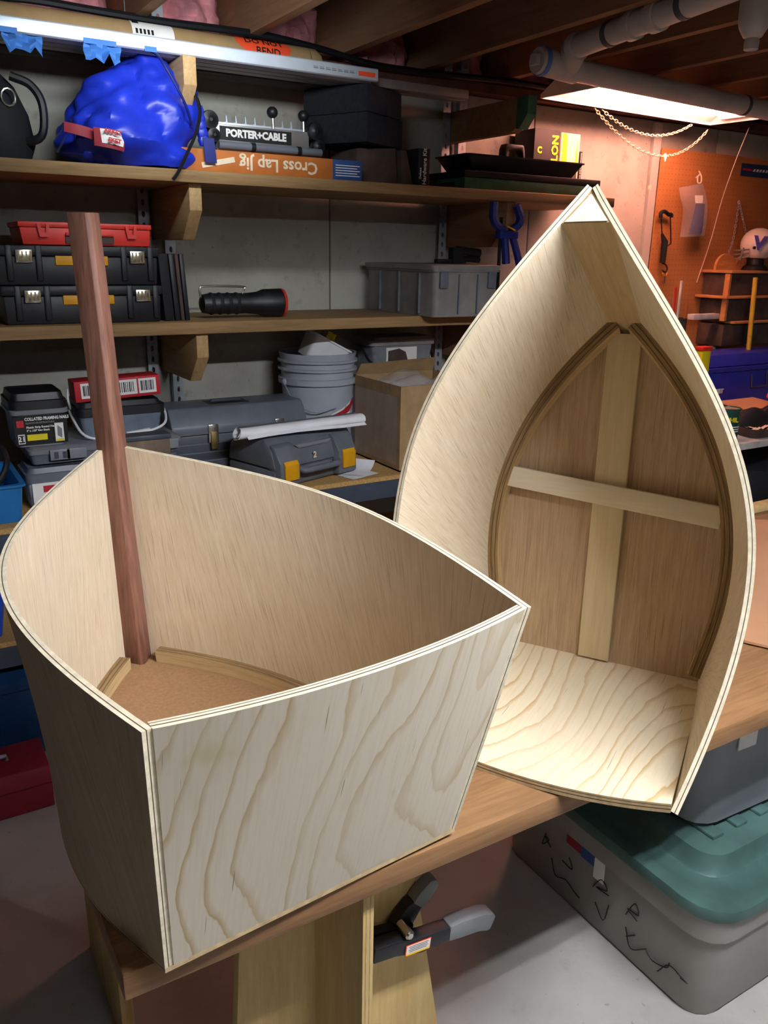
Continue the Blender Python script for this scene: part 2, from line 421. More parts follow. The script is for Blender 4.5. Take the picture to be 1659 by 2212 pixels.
slotted('slotted_post', 'slotted steel post just left of the green-ended brace', xr-.012, 0.02, 2.44, 1, 1, .04)
slotted('slotted_post', 'darker slotted steel post behind the green-ended brace', xr+.078, 0.02, 2.44, -1, 1)
# ------------------------------------------------------------------ shelves and their timber brackets
ZU, ZM, ZL = 1.73, 1.279, .742
SF = 2.62
tag(MB().box(-.6, SF, ZU-.036, 2.68, WY-.037, ZU).build('shelf_board', 'lumber', bevel=.003), 'upper timber shelf board carrying the blue bag', 'shelf', 'timber wall shelves')
tag(MB().box(-.6, SF, ZM-.038, 2.62, WY-.037, ZM).build('shelf_board', 'lumber', bevel=.003), 'lower timber shelf board carrying the black toolboxes', 'shelf', 'timber wall shelves')
def bracket(label, x, ztop, yf, m='bracket_wood', end=None, fh=.078, bh=.165):
    t = thing('shelf_bracket', label, 'bracket', (x, yf, ztop), group='timber shelf brackets')
    L = WY-.005-yf
    MB().prism([(0, 0), (0, -fh), (.085, -bh), (L, -bh), (L, 0)], 0, -.02, .02).build('brace', m, t, bevel=.002)
    if end: MB().prism([(-.001, .001), (-.001, -fh-.001), (.04, -fh-.046), (.06, -fh-.046), (.06, .001)], 0, -.0207, .0207).build('painted_end', end, t)
    return t
bx = xl+.043
bracket('chamfered timber bracket under the upper shelf, above the toolboxes', bx, ZU-.0365, 2.645)
bracket('chamfered timber bracket under the lower timber shelf', bx, ZM-.0385, 2.645)
bracket('chamfered timber bracket holding the straightedge beside the blue bag', bx-.004, 2.043, 2.63)
gb = at(1108, 222, 2.56)
bracket('green-ended timber brace at the right of the slotted posts', xr+.05, gb.z+.032, 2.56, 'lumber', 'green_paint', .06, .115)
bracket('dark timber bracket under the upper shelf beside the blue clamp', xr+.05, ZU-.0365, 2.645, 'joist_wood')
bracket('dark timber bracket under the right end of the lower timber shelf', xr+.05, ZM-.0385, 2.645, 'joist_wood')
# steel shelving below
t = thing('steel_shelving', 'grey steel shelving unit with particle board shelves under the timber shelves', 'shelving', (0, 0, 0))
for z in (ZL, .40):
    MB().box(-.5, 2.43, z-.016, 2.3, 2.99, z).build('particle_board', 'particle', t)
    for y in (2.425, 2.992): MB().prism([(y-.002, z-.016), (y-.002, z-.078), (y+.002, z-.078), (y+.002, z-.02), (y+.016, z-.02), (y+.016, z-.016)], 0, -.5, 2.3).build('beam', 'shelf_steel', t)
for x in (-.5, 2.3):
    for y in (2.4215, 2.9955): MB().prism([(x-.02, y-.002), (x+.02, y-.002), (x+.02, y+.002), (x-.02, y+.002)], 2, 0, 1.15).build('post', 'shelf_steel', t)
# ------------------------------------------------------------------ bench
BZ = .772
t = thing('work_bench', 'brown timber work bench top running under the two plywood boats', 'bench', (0, 0, 0))
MB().box(.128, .72, BZ-.036, 2.75, 1.09, BZ).build('bench_top', 'bench_wood', t, bevel=.003)
MB().box(1.42, 1.093, BZ-.036, 2.75, 1.5, BZ).build('bench_top', 'bench_wood', t, bevel=.003)
for x in (1.9, 2.6):
    for y in (.85, 1.4): MB().box(x-.035, y-.035, 0, x+.035, y+.035, BZ-.036).build('leg', 'bench_wood', t, bevel=.002)
def trestle(label, x, y, wl=.11, wr=.17, fin=True):
    t = thing('trestle', label, 'trestle', (x, y, 0)); z1 = BZ-.036
    MB().prism([(-.16, 0), (.265, 0), (wr-.03, z1), (-.115, z1)], 1, 0, .018).build('face_panel', 'trestle_ply', t, bevel=.001)
    if fin:
        mb = MB(); mb.box(-.008, -.142, 0, .008, 0, z1)
        for a in (-.003, .003): mb.box(a-.0006, -.1424, .001, a+.0006, -.1419, z1-.001, 1)
        mb.build('stiffener', ['trestle_ply', 'edge_mid'], t)
    return t
trestle('plywood trestle with upright stiffener holding the spring clamp', .442, .888)
t = thing('trestle_stand', 'dim plywood stand in the shadow under the left end of the bench', 'stand', (.222, 1.30, 0))
MB().box(0, 0, 0, .024, .30, BZ-.036).build('upright', 'trestle_ply', t, bevel=.001)
MB().box(-.012, .10, .25, .0, .20, .60).build('side_cleat', 'trestle_ply', t, bevel=.001)
# ================================================================== the two boats
def boat(name, label, prm, Rm, loc, second):
    r, D0, a1, s1, h1, a2, s2, h2, Ls, D1, b0, c1, b1, c2, b2, Lb, k1, k2, kb, ct = prm
    S0, th, N, K = .22, .0098, 56, 10
    root = thing(name, label, 'toy boat' if False else 'boat')
    Mx = Matrix(Rm).to_4x4(); Mx.translation = Vector(loc); root.matrix_world = Mx
    V = Vector
    sh = bez([V((-r, S0, D0)), V((a1, s1, h1)), V((a2, s2, h2)), V((Ls, .007, D1))], N)
    ch = bez([V((0, b0, 0)), V((c1, b1, max(k1, 0))), V((c2, b2, max(k2, 0))), V((Lb, .009, kb))], N)
    out = [[ch[i].lerp(sh[i], j/K) for j in range(K+1)] for i in range(N+1)]
    inn = []
    for i in range(N+1):
        row = []
        for j in range(K+1):
            dt = out[min(i+1, N)][j]-out[max(i-1, 0)][j]; ds = out[i][min(j+1, K)]-out[i][max(j-1, 0)]
            nn = dt.cross(ds).normalized()
            if nn.y < 0: nn = -nn
            p = out[i][j]-nn*th; p.y = max(p.y, .0004); p.z = out[i][j].z; row.append(p)
        inn.append(row)
    # arc lengths for the grain
    arc = [0]
    for i in range(N): arc.append(arc[-1]+(out[i+1][K//2]-out[i][K//2]).length)
    hgt = [(sh[i]-ch[i]).length for i in range(N+1)]
    for sg in (1, -1):
        mir = lambda p: V((p.x, p.y*sg, p.z))
        mb = MB(); off = 3 if sg > 0 else 7
        uv = [[(arc[i]+off, hgt[i]*j/K) for j in range(K+1)] for i in range(N+1)]
        mb.grid([[mir(p) for p in q] for q in out], 1, True, uv)
        mb.grid([[mir(p) for p in q] for q in inn], 0, True, uv)
        fr = (0, .40, .52, 1)
        for k in range(3):
            mi = (2, 3, 2)[k]
            e = lambda i, j, f: mir(out[i][j].lerp(inn[i][j], f))
            mb.grid([[e(i, K, fr[k]), e(i, K, fr[k+1])] for i in range(N+1)], mi, False)
            mb.grid([[e(0, j, fr[k]), e(0, j, fr[k+1])] for j in range(K+1)], mi, False)
            mb.grid([[e(i, 0, fr[k]), e(i, 0, fr[k+1])] for i in range(N+1)], mi, False)
            mb.grid([[e(N, j, fr[k]), e(N, j, fr[k+1])] for j in range(K+1)], mi, False)
        mb.build('side_panel', ['ply_side', 'ply_side_outer', 'edge_light', 'edge_dark'], root)
    # bottom panel
    mb = MB(); Q = 9; tb = .006
    for zz, mi in ((0.0, 0), (-tb, 1)):
        G = [[V((ch[i].x, ch[i].y*(q/Q*2-1), ch[i].z+zz)) for q in range(Q+1)] for i in range(N+1)]
        mb.grid(G, mi, True, [[(p.y, p.x) for p in g] for g in G])
    for sg in (1, -1):
        for f0, f1, mi in ((0, .35, 2), (.35, .6, 3), (.6, 1, 2)):
            mb.grid([[V((c.x, c.y*sg, c.z-tb*f0)), V((c.x, c.y*sg, c.z-tb*f1))] for c in ch], mi, False)
    mb.grid([[V((0, -b0, 0)), V((0, b0, 0))], [V((0, -b0, -tb)), V((0, b0, -tb))]], 2, False)
    mb.grid([[V((Lb, -.009, kb)), V((Lb, .009, kb))], [V((Lb, -.009, kb-tb)), V((Lb, .009, kb-tb))]], 2, False)
    mb.build('bottom_panel', ['ply_bottom' if second else 'hardboard', 'ply_bottom', 'edge_mid', 'edge_dark'], root)
    # transom between the sides, bowed aft towards its top edge
    tt = .013; A, S = 26, 10
    def tp(a, s, d):
        yy = (inn[0][0].y*(1-s)+inn[0][K].y*s)*a
        return V((-r*s-ct*(.15*0+s)*(1-a*a)+d, yy, D0*s))
    mb = MB()
    for d, mi in ((0, 0), (tt, 1)):
        G = [[tp(a/A*2-1, s/S, d) for a in range(A+1)] for s in range(S+1)]
        mb.grid(G, mi, True, [[(p.y+(.6 if second else .13), p.z+(.4 if second else 0)) for p in g] for g in G])
    L3 = ((0, .34, 2), (.34, .46, 3), (.46, .72, 2), (.72, .8, 3), (.8, 1, 2))
    for f0, f1, mi in L3:
        for s in (0, 1): mb.grid([[tp(a/A*2-1, s, tt*f0), tp(a/A*2-1, s, tt*f1)] for a in range(A+1)], mi, False)
    for a in (-1, 1): mb.grid([[tp(a, s/S, 0), tp(a, s/S, tt)] for s in range(S+1)], 2, False)
    mb.build('transom', ['ply_transom', 'ply_transom_clean', 'edge_mid' if second else 'edge_light', 'edge_dark'], root)
    # chine logs
    lw, lh = (.0195, .0205)
    for sg in (1, -1):
        rows = []; d = 0
        for i in range(1, N+1):
            f = lh/max(.05, sh[i].z-ch[i].z)
            p0 = inn[i][0]; p1 = inn[i][0].lerp(inn[i][K], f)
            tg = (inn[min(i+1, N)][0]-inn[i-1][0]); tg.z = 0; tg.normalize(); nn = V((tg.y, -tg.x, 0))
            if nn.y > 0: nn = -nn
            lim = .015 if not second else .004
            if (p0+nn*lw).y < lim: break
            if p0.x < tt+.004: continue
            rows.append((p0, p1, p1+nn*lw, p0+nn*lw))
        mb = MB(); mir = lambda p: V((p.x, p.y*sg, p.z)); ac = [0]
        for i in range(len(rows)-1): ac.append(ac[-1]+(rows[i+1][0]-rows[i][0]).length)
        tf = (0, .3, .38, .68, .76, 1)
        for k in range(5):
            mb.grid([[mir(q[1].lerp(q[2], tf[k])), mir(q[1].lerp(q[2], tf[k+1]))] for q in rows], (0, 2, 0, 2, 0)[k], False, [[(.02*tf[k], a), (.02*tf[k+1], a)] for a in ac])
        mb.grid([[mir(q[2]), mir(q[3])] for q in rows], 1, False, [[(.0, a), (.02, a)] for a in ac])
        for q in (rows[0], rows[-1]): mb.add([mir(p) for p in q], [(0, 1, 2, 3)], 1)
        mb.build('chine_log', ['log_top', 'log_face', 'edge_dark'], root)
    # stem
    if second:
        lev = []
        for j in range(K+1):
            s = j/K; tv = .027+.007*s; i = N
            while i > 1 and inn[i][j].y < tv: i -= 1
            f = (tv-inn[i+1][j].y)/(inn[i][j].y-inn[i+1][j].y) if i < N else 0
            p = inn[i+1][j].lerp(inn[i][j], f); q = inn[N][j]; lev.append((p, V((p.x, -p.y, p.z)), V((q.x-.004, 0, q.z))))
        mb = MB(); mb.loft([list(l) for l in lev], 0, True, False, False)
        mb.add([p-V((0, 0, .002)) for p in lev[-1]], [(0, 1, 2)], 0)
        mb.build('stem', ['stem_wood'], root)
        c = sum(lev[-1], V())/3
        mb = MB(); tri = [c+(p-c)*.86+V((.0, 0, .0)) for p in lev[-1]]
        mb.loft([[p-V((0, 0, .002)) for p in tri], [p+V((0, 0, .0012)) for p in tri]], 0, True, True, False)
        mb.build('stem_cap', 'stem_paint', root)
        MB().box(.016, -.0275, .0005, Lb-.035, .0275, .0095).build('keel_strip', 'strip_wood', root, bevel=.001)
        m = Matrix.Translation((.3155, .002, 0)) @ Matrix.Rotation(math.radians(-4.2), 4, 'Z')
        MB().box(-.0185, -.188, .0098, .0185, .192, .0185, 0, m).build('cross_strip', 'cross_wood', root, bevel=.001)
    else:
        p0, p1 = V((.652, 0, .002)), V((.717, 0, .762)); dr = (p1-p0).normalized()
        sec = [(-.0255, .006), (-.0045, -.0205), (.0045, -.0205), (.0255, .006), (.005, .022), (-.005, .022)]
        mb = MB(); rings = [[p0+dr*k+V((q[1], q[0], 0)) for q in sec] for k in (0, .38, (p1-p0).length)]
        mb.loft(rings, 0, True, True, False)
        mb.build('stem_post', 'mahogany', root, bevel=.0012)['label'] = 'long uncut reddish mahogany stem post standing up at the bow'
    return root
B1 = (.0848, .3428, .3912, .3249, .3302, .4557, .2224, .3591, .712, .3929, .1955, .04, .1983, .3232, .3602, .685, 0, .0029, .010, .0243)
R1 = ((-.059725, -.998053, -.017954), (.998157, -.059517, -.011874), (.010783, -.01863, .999768))
boat('plywood_boat', 'small plywood boat shell lying flat, with a tall mahogany post rising from its bow', B1, R1, (.36269, .71191, H-.72126+.0035), False)
B2 = (.0321, .3708, .3922, .3347, .2009, .4788, .2289, .3773, .7783, .2639, .1921, .0134, .1608, .3231, .3597, .6221, 0, 0, .002, .0251)
R2 = ((.070691, -.48683, -.870631), (.069153, .873107, -.4826), (.995098, -.026091, .095387))
boat('plywood_boat', 'small plywood boat shell standing upright on its transom, with a cross of strips inside', B2, R2, (1.0316, .9545, H-.70208-.0045), True)
# ================================================================== foreground floor and bench things
# spring clamp on the trestle
def clamp():
    Y0 = .872
    g = lambda x, y, Y=.84: at(x, y, Y)
    t = thing('spring_clamp', 'large black spring clamp with grey handle tips gripping the trestle', 'clamp', g(875, 2008, .84))
    o = Vector(t.location)
    def arm(pts, wds, name, m, thick=.016):
        mb = MB(); P = [Vector(p)-o for p in pts]; rings = []
        for i, p in enumerate(P):
            d = (P[min(i+1, len(P)-1)]-P[max(i-1, 0)]).normalized(); n = d.cross(Vector((0, 1, 0))).normalized(); w_ = wds[i]
            rings.append([p+n*w_+Vector((0, -thick, 0)), p+n*w_+Vector((0, thick, 0)), p-n*w_+Vector((0, thick, 0)), p-n*w_-Vector((0, thick, 0))])
        mb.loft(rings, 0, True, True, False)
        return mb.build(name, m, t, bevel=.003)
    a = [g(x, y) for x, y in ((800, 2057), (850, 2040), (905, 2030), (945, 2015), (975, 2003))]
    arm(a, [.013, .0135, .015, .014, .011], 'long_handle', 'black_plastic', .012)
    arm([g(x, y) for x, y in ((962, 2007), (985, 1998), (1030, 1983), (1050, 1982), (1055, 1982))], [.0135, .0155, .0155, .0150, .012], 'grip_sleeve', 'grey_rubber', .0135)
    Yb = .855
    b = [g(x, y, .875) for x, y in ((848, 2020), (868, 1985), (888, 1955), (903, 1938))]
    arm(b, [.014, .018, .015, .010], 'short_handle', 'black_plastic', .010)
    arm([g(x, y, .875) for x, y in ((895, 1948), (912, 1925), (930, 1902), (938, 1895))], [.0125, .0140, .012, .006], 'grip_sleeve', 'grey_rubber', .0115)
    arm([g(x, y, .868) for x, y in ((798, 2020), (850, 2010), (885, 2003))], [.008, .011, .012], 'jaw', 'black_plastic', .009)
    MB().lathe([(.0075, -.014), (.0075, .0135), (.005, .016)], 12, (0, 0, 0), 0, Matrix.Rotation(PI/2, 4, 'X')).build('pivot_pin', 'chrome', t)
    # warning sticker on the lower handle
    c = g(893, 2033)-o; d = (g(920, 2022)-g(866, 2042)); ang = math.atan2(d.z, d.x)
    rot = Matrix.Translation((c.x, -.0132, c.z)) @ Matrix.Rotation(-ang, 4, 'Y')
    s = MB().cbox((0, 0, 0), (.046, .0006, .020), 0, rot).build('sticker', 'orange_print', t)
    MB().cbox((0, -.0005, .0015), (.043, .0006, .014), 0, rot).build('sticker_panel', 'white_print', s)
    MB().cbox((0, -.0005, -.0070), (.043, .0006, .003), 0, rot).build('sticker_band', 'yellow_print', s)
    mb = MB()
    for k in range(4): mb.cbox((0, -.0009, .0065-.003*k), (.036-.004*(k % 2), .0002, .0008), 0, rot)
    mb.build('sticker_print', 'black_print', s)
clamp()
# green lidded bin
def rounded_bin():
    X0, Y0, W_, D_ = 1.232, .760, .66, .655
    t = thing('storage_bin', 'large grey storage bin with green lid and black marker scrawl on the floor', 'bin', (X0+W_/2, Y0+D_/2, 0))
    W2, D2 = W_, D_
    lv = [(W2-.036, D2-.036, .05, 0), (W2-.024, D2-.024, .06, .012), (W2-.02, D2-.02, .065, .20), (W2+.006, D2+.006, .07, .205), (W2+.012, D2+.012, .07, .272)]
    mb = MB(); mb.loft(tub_rings(lv), 0, True, True, True); mb.build('body', 'bin_grey', t)
    # lid: rolled lip, gutter, raised dome with ribs
    e = .030
    lv = [(W2+e, D2+e, .09, .262), (W2+e+.012, D2+e+.012, .095, .275), (W2+e+.004, D2+e+.004, .09, .292), (W2-.02, D2-.02, .085, .294), (W2-.05, D2-.05, .08, .284), (W2-.135, D2-.135, .06, .284), (W2-.142, D2-.142, .058, .288), (W2-.162, D2-.162, .055, .326), (W2-.185, D2-.185, .05, .331)]
    mb = MB(); mb.loft(tub_rings(lv), 0, True, True, True)
    lid = mb.build('lid', 'bin_green', t)
    for k in range(6):
        x = -W2/2+.13+k*.078
        MB().box(x, -D2/2+.12, .329, x+.036, D2/2-.12, .339).build('rib', 'bin_green', lid, bevel=.004)
    # marker scrawl on the left face
    xs = -(W2-.02)/2-.0012
    def stroke(pts, r=.0013):
        return spline([(xs-.0008, p[0], p[1]) for p in pts], 4), r
    mb = MB()
    def lp(px, py):
        d = ray(px, py); k = (t.location.x+xs)/d.x; q = d*k; return (q.y-t.location.y, q.z+H)
    S = [[(1180, 1800), (1172, 1822), (1186, 1815), (1178, 1806), (1190, 1830)], [(1192, 1853), (1200, 1890), (1222, 1900), (1240, 1925), (1252, 1940)],
         [(1215, 1858), (1236, 1878), (1230, 1852)], [(1281, 1915), (1300, 1900), (1312, 1925), (1288, 1915), (1316, 1935)], [(1286, 1948), (1303, 1988), (1315, 1956)],
         [(1352, 1975), (1372, 1952), (1380, 1978), (1356, 1962), (1377, 1990)], [(1352, 2002), (1362, 2048), (1396, 2050)], [(1353, 2022), (1372, 2020)], [(1395, 2052), (1410, 2075), (1440, 2090), (1446, 2080)], [(1420, 2098), (1446, 2085), (1478, 2118)], [(1462, 2100), (1486, 2125), (1470, 2112)]]
    for q in S:
        pp, r = stroke([lp(*p) for p in q]); MB().tube(pp, r, 5).build('marker_stroke', 'black_print', t)
    # peeling shipping label near the rim
    a = lp(1232, 1815); b = lp(1302, 1890)
    mb = MB()
    for (f0, f1, z0, z1, mi) in ((-.1, .35, -.030, .035, 1), (.35, .75, -.034, .035, 2), (.75, 1.05, -.060, .035, 0)):
        ya, yb = a[0]+(b[0]-a[0])*f0, a[0]+(b[0]-a[0])*f1; zc = .20
        mb.box(xs-.0012, min(ya, yb), zc+z0, xs-.0004, max(ya, yb), zc+z1, mi)
    mb.build('torn_label', ['white_print', 'red_fabric', 'blue_print'], t)
    return t
rounded_bin()
# grey tote standing on the green lid
t = thing('tote', 'blue-grey plastic tote standing on the green lid under the bench', 'tote', (1.56, 1.16, .3395), rot=(0, 0, math.radians(-2)))
lv = [(.40, .50, .05, 0), (.43, .53, .06, .012), (.47, .57, .06, .30), (.495, .595, .06, .305), (.495, .595, .06, .33)]
MB().loft(tub_rings(lv), 0, True, True, True).build('body', 'tote_blue_grey', t)
MB().loft(tub_rings([(.50, .60, .06, .331), (.50, .60, .06, .345), (.46, .56, .05, .352)]), 0, True, True, True).build('lid', 'tote_grey', t)
st = MB().box(-.150, -.2835, .195, -.095, -.281, .305).build('sticker', 'white_print', t)
[MB().sphere((x, -.284, .288), .010, 10, 0, (1, .1, 1)).build('sticker_dot', 'red_print', st) for x in (-.135, -.109)]
# cardboard sheet and batten on the bench
A = Vector((1.388, .90, BZ+.004)); d1 = Vector((.45, -.893, 0)); d2 = Vector((.80, .60, 0))
P = [A, A+d1*.16, A+d1*.16+d2*.95, A+d2*.86]
MB().loft([P, [p+Vector((0, 0, .005)) for p in P]], 0, True, True, False).build('cardboard_sheet', 'cardboard_tan')
tag(bpy.data.objects['cardboard_sheet'], 'flat tan cardboard sheet lying on the bench behind the upright boat', 'cardboard')
bt = atz(1645, 1108, BZ)
tag(MB().box(bt.x-.4, 1.45, BZ, bt.x+.4, 1.49, BZ+.02).build('wood_batten', 'trestle_ply', bevel=.002), 'thin wood batten lying along the back of the bench', 'batten')
# ================================================================== overhead rack
rz = 2.0435
a = at(0, 60, 2.66); b = at(812, 178, 2.66)
t = thing('straightedge', 'long bright aluminium straightedge lying on the overhead brackets', 'straightedge', (b.x, 2.645, rz))
MB().prism([(0, .004), (0, .036), (.004, .040), (.05, .040), (.054, .036), (.054, .0), (.048, .0), (.048, .033), (.007, .033), (.007, .0)], 0, -1.9, 0).build('extrusion', 'aluminium', t, bevel=.0008)
MB().box(-.075, -.0006, .012, -.012, 0, .026).build('orange_sticker', 'orange_print', t)
mb = MB()
for k in range(7): mb.box(-.24+.022*k, -.0006, .016, -.24+.022*k+.017, 0, .0185); mb.box(-.24+.022*k, -.0006, .021, -.24+.022*k+.015, 0, .0225)
mb.build('fine_print', 'grey_plastic', t)
for x0, x1 in ((-1.24, -1.12), (-.95, -.86), (-.78, -.745)):
    MB().box(x0, -.0012, -.002, x1, .002, .012).build('blue_tape', 'tape_blue', t)
for k, x0 in enumerate((-1.16, -.95)):
    P = [[Vector((x0+.1*j/6, .0+.012*math.sin(j*1.7+i), -.002-(.018+.03*abs(math.sin(j*1.3+k)))*i/5)) for j in range(7)] for i in range(6)]
    MB().grid(P).build('loose_tape', 'tape_blue', t)
# aluminium tracks behind
b2 = at(1010, 222, 2.72)
for k, (y, z, xe, lab) in enumerate(((2.715, rz+.0005, b2.x, 'dull aluminium track ending left of the green brace, front one'), (2.765, rz+.0005, b2.x+.02, 'dull aluminium track lying behind the other track on the overhead brackets'))):
    mb = MB().prism([(y, z), (y+.042, z), (y+.042, z+.028), (y+.036, z+.028), (y+.036, z+.006), (y+.006, z+.006), (y+.006, z+.028), (y, z+.028)], 0, -.4, xe)
    tag(mb.build('aluminium_track', 'dull_aluminium', bevel=.0008), lab, 'metal track', 'aluminium tracks overhead')
tag(MB().box(-.6, 2.83, rz, 1.6, 2.93, rz+.018).build('overhead_board', 'dark_wood', bevel=.002), 'dark board lying flat on the overhead brackets under the tube', 'board')
# cardboard shipping tube
ta = at(0, 55, 2.875); tb_ = at(640, 110, 2.875); tr = .052
t = thing('shipping_tube', 'long brown cardboard shipping tube with stickers on the overhead rack', 'tube', (tb_.x+.03, 2.875, rz+.0185+tr))
mR = Matrix.Rotation(-PI/2, 4, 'Y')
MB().lathe([(tr, 0), (tr, 1.75)], 28, (0, 0, 0), 0, mR).build('tube_body', 'tube_card', t)
P = [(tr*1.0, -.005), (tr*.99, -.03), (tr*.8, -.05), (tr*.45, -.045), (.01, -.035)]
MB().lathe(P, 14, (0, 0, 0), 0, mR).build('crumpled_end', 'tube_card', t)
def wrap(name, m, x0, x1, a0, a1, rr=.0006, par=None, n=8, shape=None):
    """patch hugging the tube; angles from the -Y side upwards"""
    mb = MB(); G = []
    for i in range(n+1):
        f = i/n; a_ = a0+(a1-a0)*f; s0, s1 = (x0, x1) if shape is None else shape(f)
        G.append([Vector((s0+(s1-s0)*j/4, -(tr+rr)*math.cos(a_), (tr+rr)*math.sin(a_))) for j in range(5)])
    mb.grid(G); return mb.build(name, m, par or t)
lb = wrap('shipping_label', 'white_print', -.60, -.47, -.05, 1.5)
for k in range(5): wrap('print_line', 'black_print', -.59+.012*k, -.583+.012*k, .2, .5, .0010, lb)
wrap('print_block', 'black_print', -.595, -.575, .9, 1.3, .0010, lb)
ob = wrap('orange_sticker', 'orange_print', 0, 0, -.1, 1.3, .0007, None, 10, lambda f: (-.215-.05*math.sin(min(1, f*1.25)*PI*.62)-.0, -.10+.03*math.sin(f*PI)))
def on_tube(s, size, m, x, ang, par, rz_=0, rr=.0014):
    o = text('lettering', s, size, m, par, (x, -(tr+rr)*math.cos(ang), (tr+rr)*math.sin(ang)), (PI/2-ang, 0, 0), .0002, .0004)
    return o
on_tube('DO NOT', .034, 'black_print', -.165, .85, ob); on_tube('BEND', .034, 'black_print', -.155, .2, ob)
fr = wrap('fragile_sticker', 'red_print', -1.3, -1.02, .2, 1.5, .0006, None, 10, lambda f: (-1.30+.03*f, -1.02-.10*f))
wrap('sticker_panel', 'white_print', -1.27, -1.06, .35, 1.4, .0010, fr, 10, lambda f: (-1.265+.03*f, -1.06-.08*f))
on_tube('FRAGILE', .045, 'red_print', -1.16, .8, fr, 0, .0016)
# black cable along the wall top
pts = [at(x, y, Y) for x, y, Y in ((-60, -10, 2.94), (60, -2, 2.93), (200, 22, 2.93), (340, 45, 2.94), (470, 62, 2.95), (580, 78, 2.96), (700, 108, 2.97), (800, 138, 2.97), (905, 155, 2.985), (970, 162, 2.985), (1100, 176, 3.0), (1190, 190, 3.0), (1300, 205, 3.0))]
tag(MB().tube(spline(pts, 6), .012, 8).build('black_cable', 'black_cable'), 'thick black cable sagging along the wall top above the tube', 'cable')
# ================================================================== upper shelf
def lumpy(name, m, parent, levels, n=28, amp=.012, seed=0, fq=9, folds=0, sup=2.4):
    """soft bag: levels of (z, cx, cy, half width, half depth)"""
    rings = []
    for z, cx_, cy_, a, b in levels:
        rg = []
        for j in range(n):
            an = 2*PI*j/n; c_, s_ = math.cos(an), math.sin(an)
            k = (abs(c_)**sup+abs(s_)**sup)**(-1/sup)
            p = Vector((cx_+a*k*c_, cy_+b*k*s_, z))
            d = noise.noise(p*fq+Vector((seed, 0, 0)))*amp+noise.noise(p*fq*2.6+Vector((0, seed, 0)))*amp*.45
            if folds: d += folds*(abs(noise.noise(p*fq*.8+Vector((seed*2, 3, 1))))-.2)+folds*.45*(abs(noise.noise(p*fq*2.1+Vector((seed, 7, 4))))-.2)
            dv = Vector((c_, s_, .25)); rg.append(p+dv*d)
        rings.append(rg)
    return MB().loft(rings, 0, True, True, True).build(name, m, parent)
zs = lambda px, py, Y: at(px, py, Y).z
# black bag at the edge
t = thing('black_bag', 'black bag at the left end of the upper shelf', 'bag', (.33, 2.80, ZU))
lumpy('bag_body', 'black_soft', t, [(.002, 0, 0, .13, .12), (.05, 0, 0, .145, .13), (.13, 0, 0, .14, .12), (.20, -.01, 0, .12, .1), (.25, -.03, 0, .09, .07), (.275, -.04, 0, .03, .02)], seed=2)
P = [Vector((.10, -.07, .05)), Vector((.155, -.10, .07)), Vector((.165, -.10, .15)), Vector((.14, -.09, .20)), Vector((.09, -.08, .22))]
MB().tube(spline(P, 6), .012, 8).build('strap', 'black_plastic', t)
MB().tube([Vector((.075+.018*math.cos(a*PI/6), -.118, .16+.022*math.sin(a*PI/6))) for a in range(12)], .0035, 6, 0, False, True).build('buckle_ring', 'chrome', t)
# blue bag
Yb = 2.74
bl = [(135, 300), (135, 268), (165, 225), (212, 180), (250, 148), (285, 125), (308, 110)]
br = [(400, 330), (436, 268), (436, 232), (418, 195), (390, 160), (352, 128), (336, 112)]
cxw = at(290, 300, Yb).x
t = thing('drawstring_bag', 'bright blue slouched drawstring bag with a red and white store label', 'bag', (cxw, Yb, ZU))
lev = [(.002, .0, 0, .16, .10), (.03, -.01, 0, .20, .115)]
for (xl_, yl_), (xr_, yr_) in zip(bl, br):
    pa, pb = at(xl_, yl_, Yb), at(xr_, yr_, Yb); z = (pa.z+pb.z)/2-ZU
    if z > .04: lev.append((z, (pa.x+pb.x)/2-cxw, .02*z/.3, (pb.x-pa.x)/2, .13*(1-(z/.36)**2)+.02))
lev.append((lev[-1][0]+.006, lev[-1][1], .02, .006, .006))
lv2 = []
for i in range(len(lev)-1):
    for k in range(6):
        f = k/6; lv2.append(tuple(a*(1-f)+b*f for a, b in zip(lev[i], lev[i+1])))
lv2.append(lev[-1])
lumpy('bag_body', 'blue_nylon', t, lv2, 72, .012, 5, 7, .075)
def bagpt(px, py, dy=-.150): q = at(px, py, Yb+dy); return q-Vector(t.location)
# neck ruffle and cords at the right
mb = MB()
for k in range(5): mb.sphere(bagpt(428+3*k, 240+16*k, -.03), .02, 8, 0, (1, .8, 1.1))
mb.build('gathered_neck', 'blue_nylon', t)
MB().tube(spline([bagpt(322, 108, -.03), bagpt(345, 125, -.13), bagpt(375, 175, -.15), bagpt(400, 225, -.14), bagpt(415, 270, -.10)], 8), .004, 6).build('drawcord', 'blue_nylon_dark', t)
MB().tube(spline([bagpt(395, 190, -.02), bagpt(420, 205, -.08), bagpt(432, 240, -.11), bagpt(424, 285, -.13), bagpt(405, 330, -.14), bagpt(385, 372, -.145), bagpt(374, 388, -.145)], 8), .0055, 6).build('shoulder_strap', 'black_cable', t)
MB().prism([(-.02, 0), (.015, .0), (.022, -.07), (-.015, -.07)], 1, 0, .004).build('ribbon_end', 'blue_nylon_dark', t, bagpt(452, 298, -.10))
def patch(name, m, px, dy, par, nz=6, lift=0):
    """quilt patch through four pixel corners, curved with the bag"""
    (a, b, c, d) = [bagpt(*q, dy) for q in px]; G = []
    for i in range(nz+1):
        f = i/nz; l, r_ = a.lerp(d, f), b.lerp(c, f)
        G.append([l.lerp(r_, j/nz)+Vector((0, -.012*math.sin(PI*j/nz)-lift, 0)) for j in range(nz+1)])
    mb = MB(); mb.grid(G); G2 = [[p+Vector((0, .006, 0)) for p in g] for g in G]; mb.grid(G2, 0, True, None, True)
    return mb.build(name, m, par)
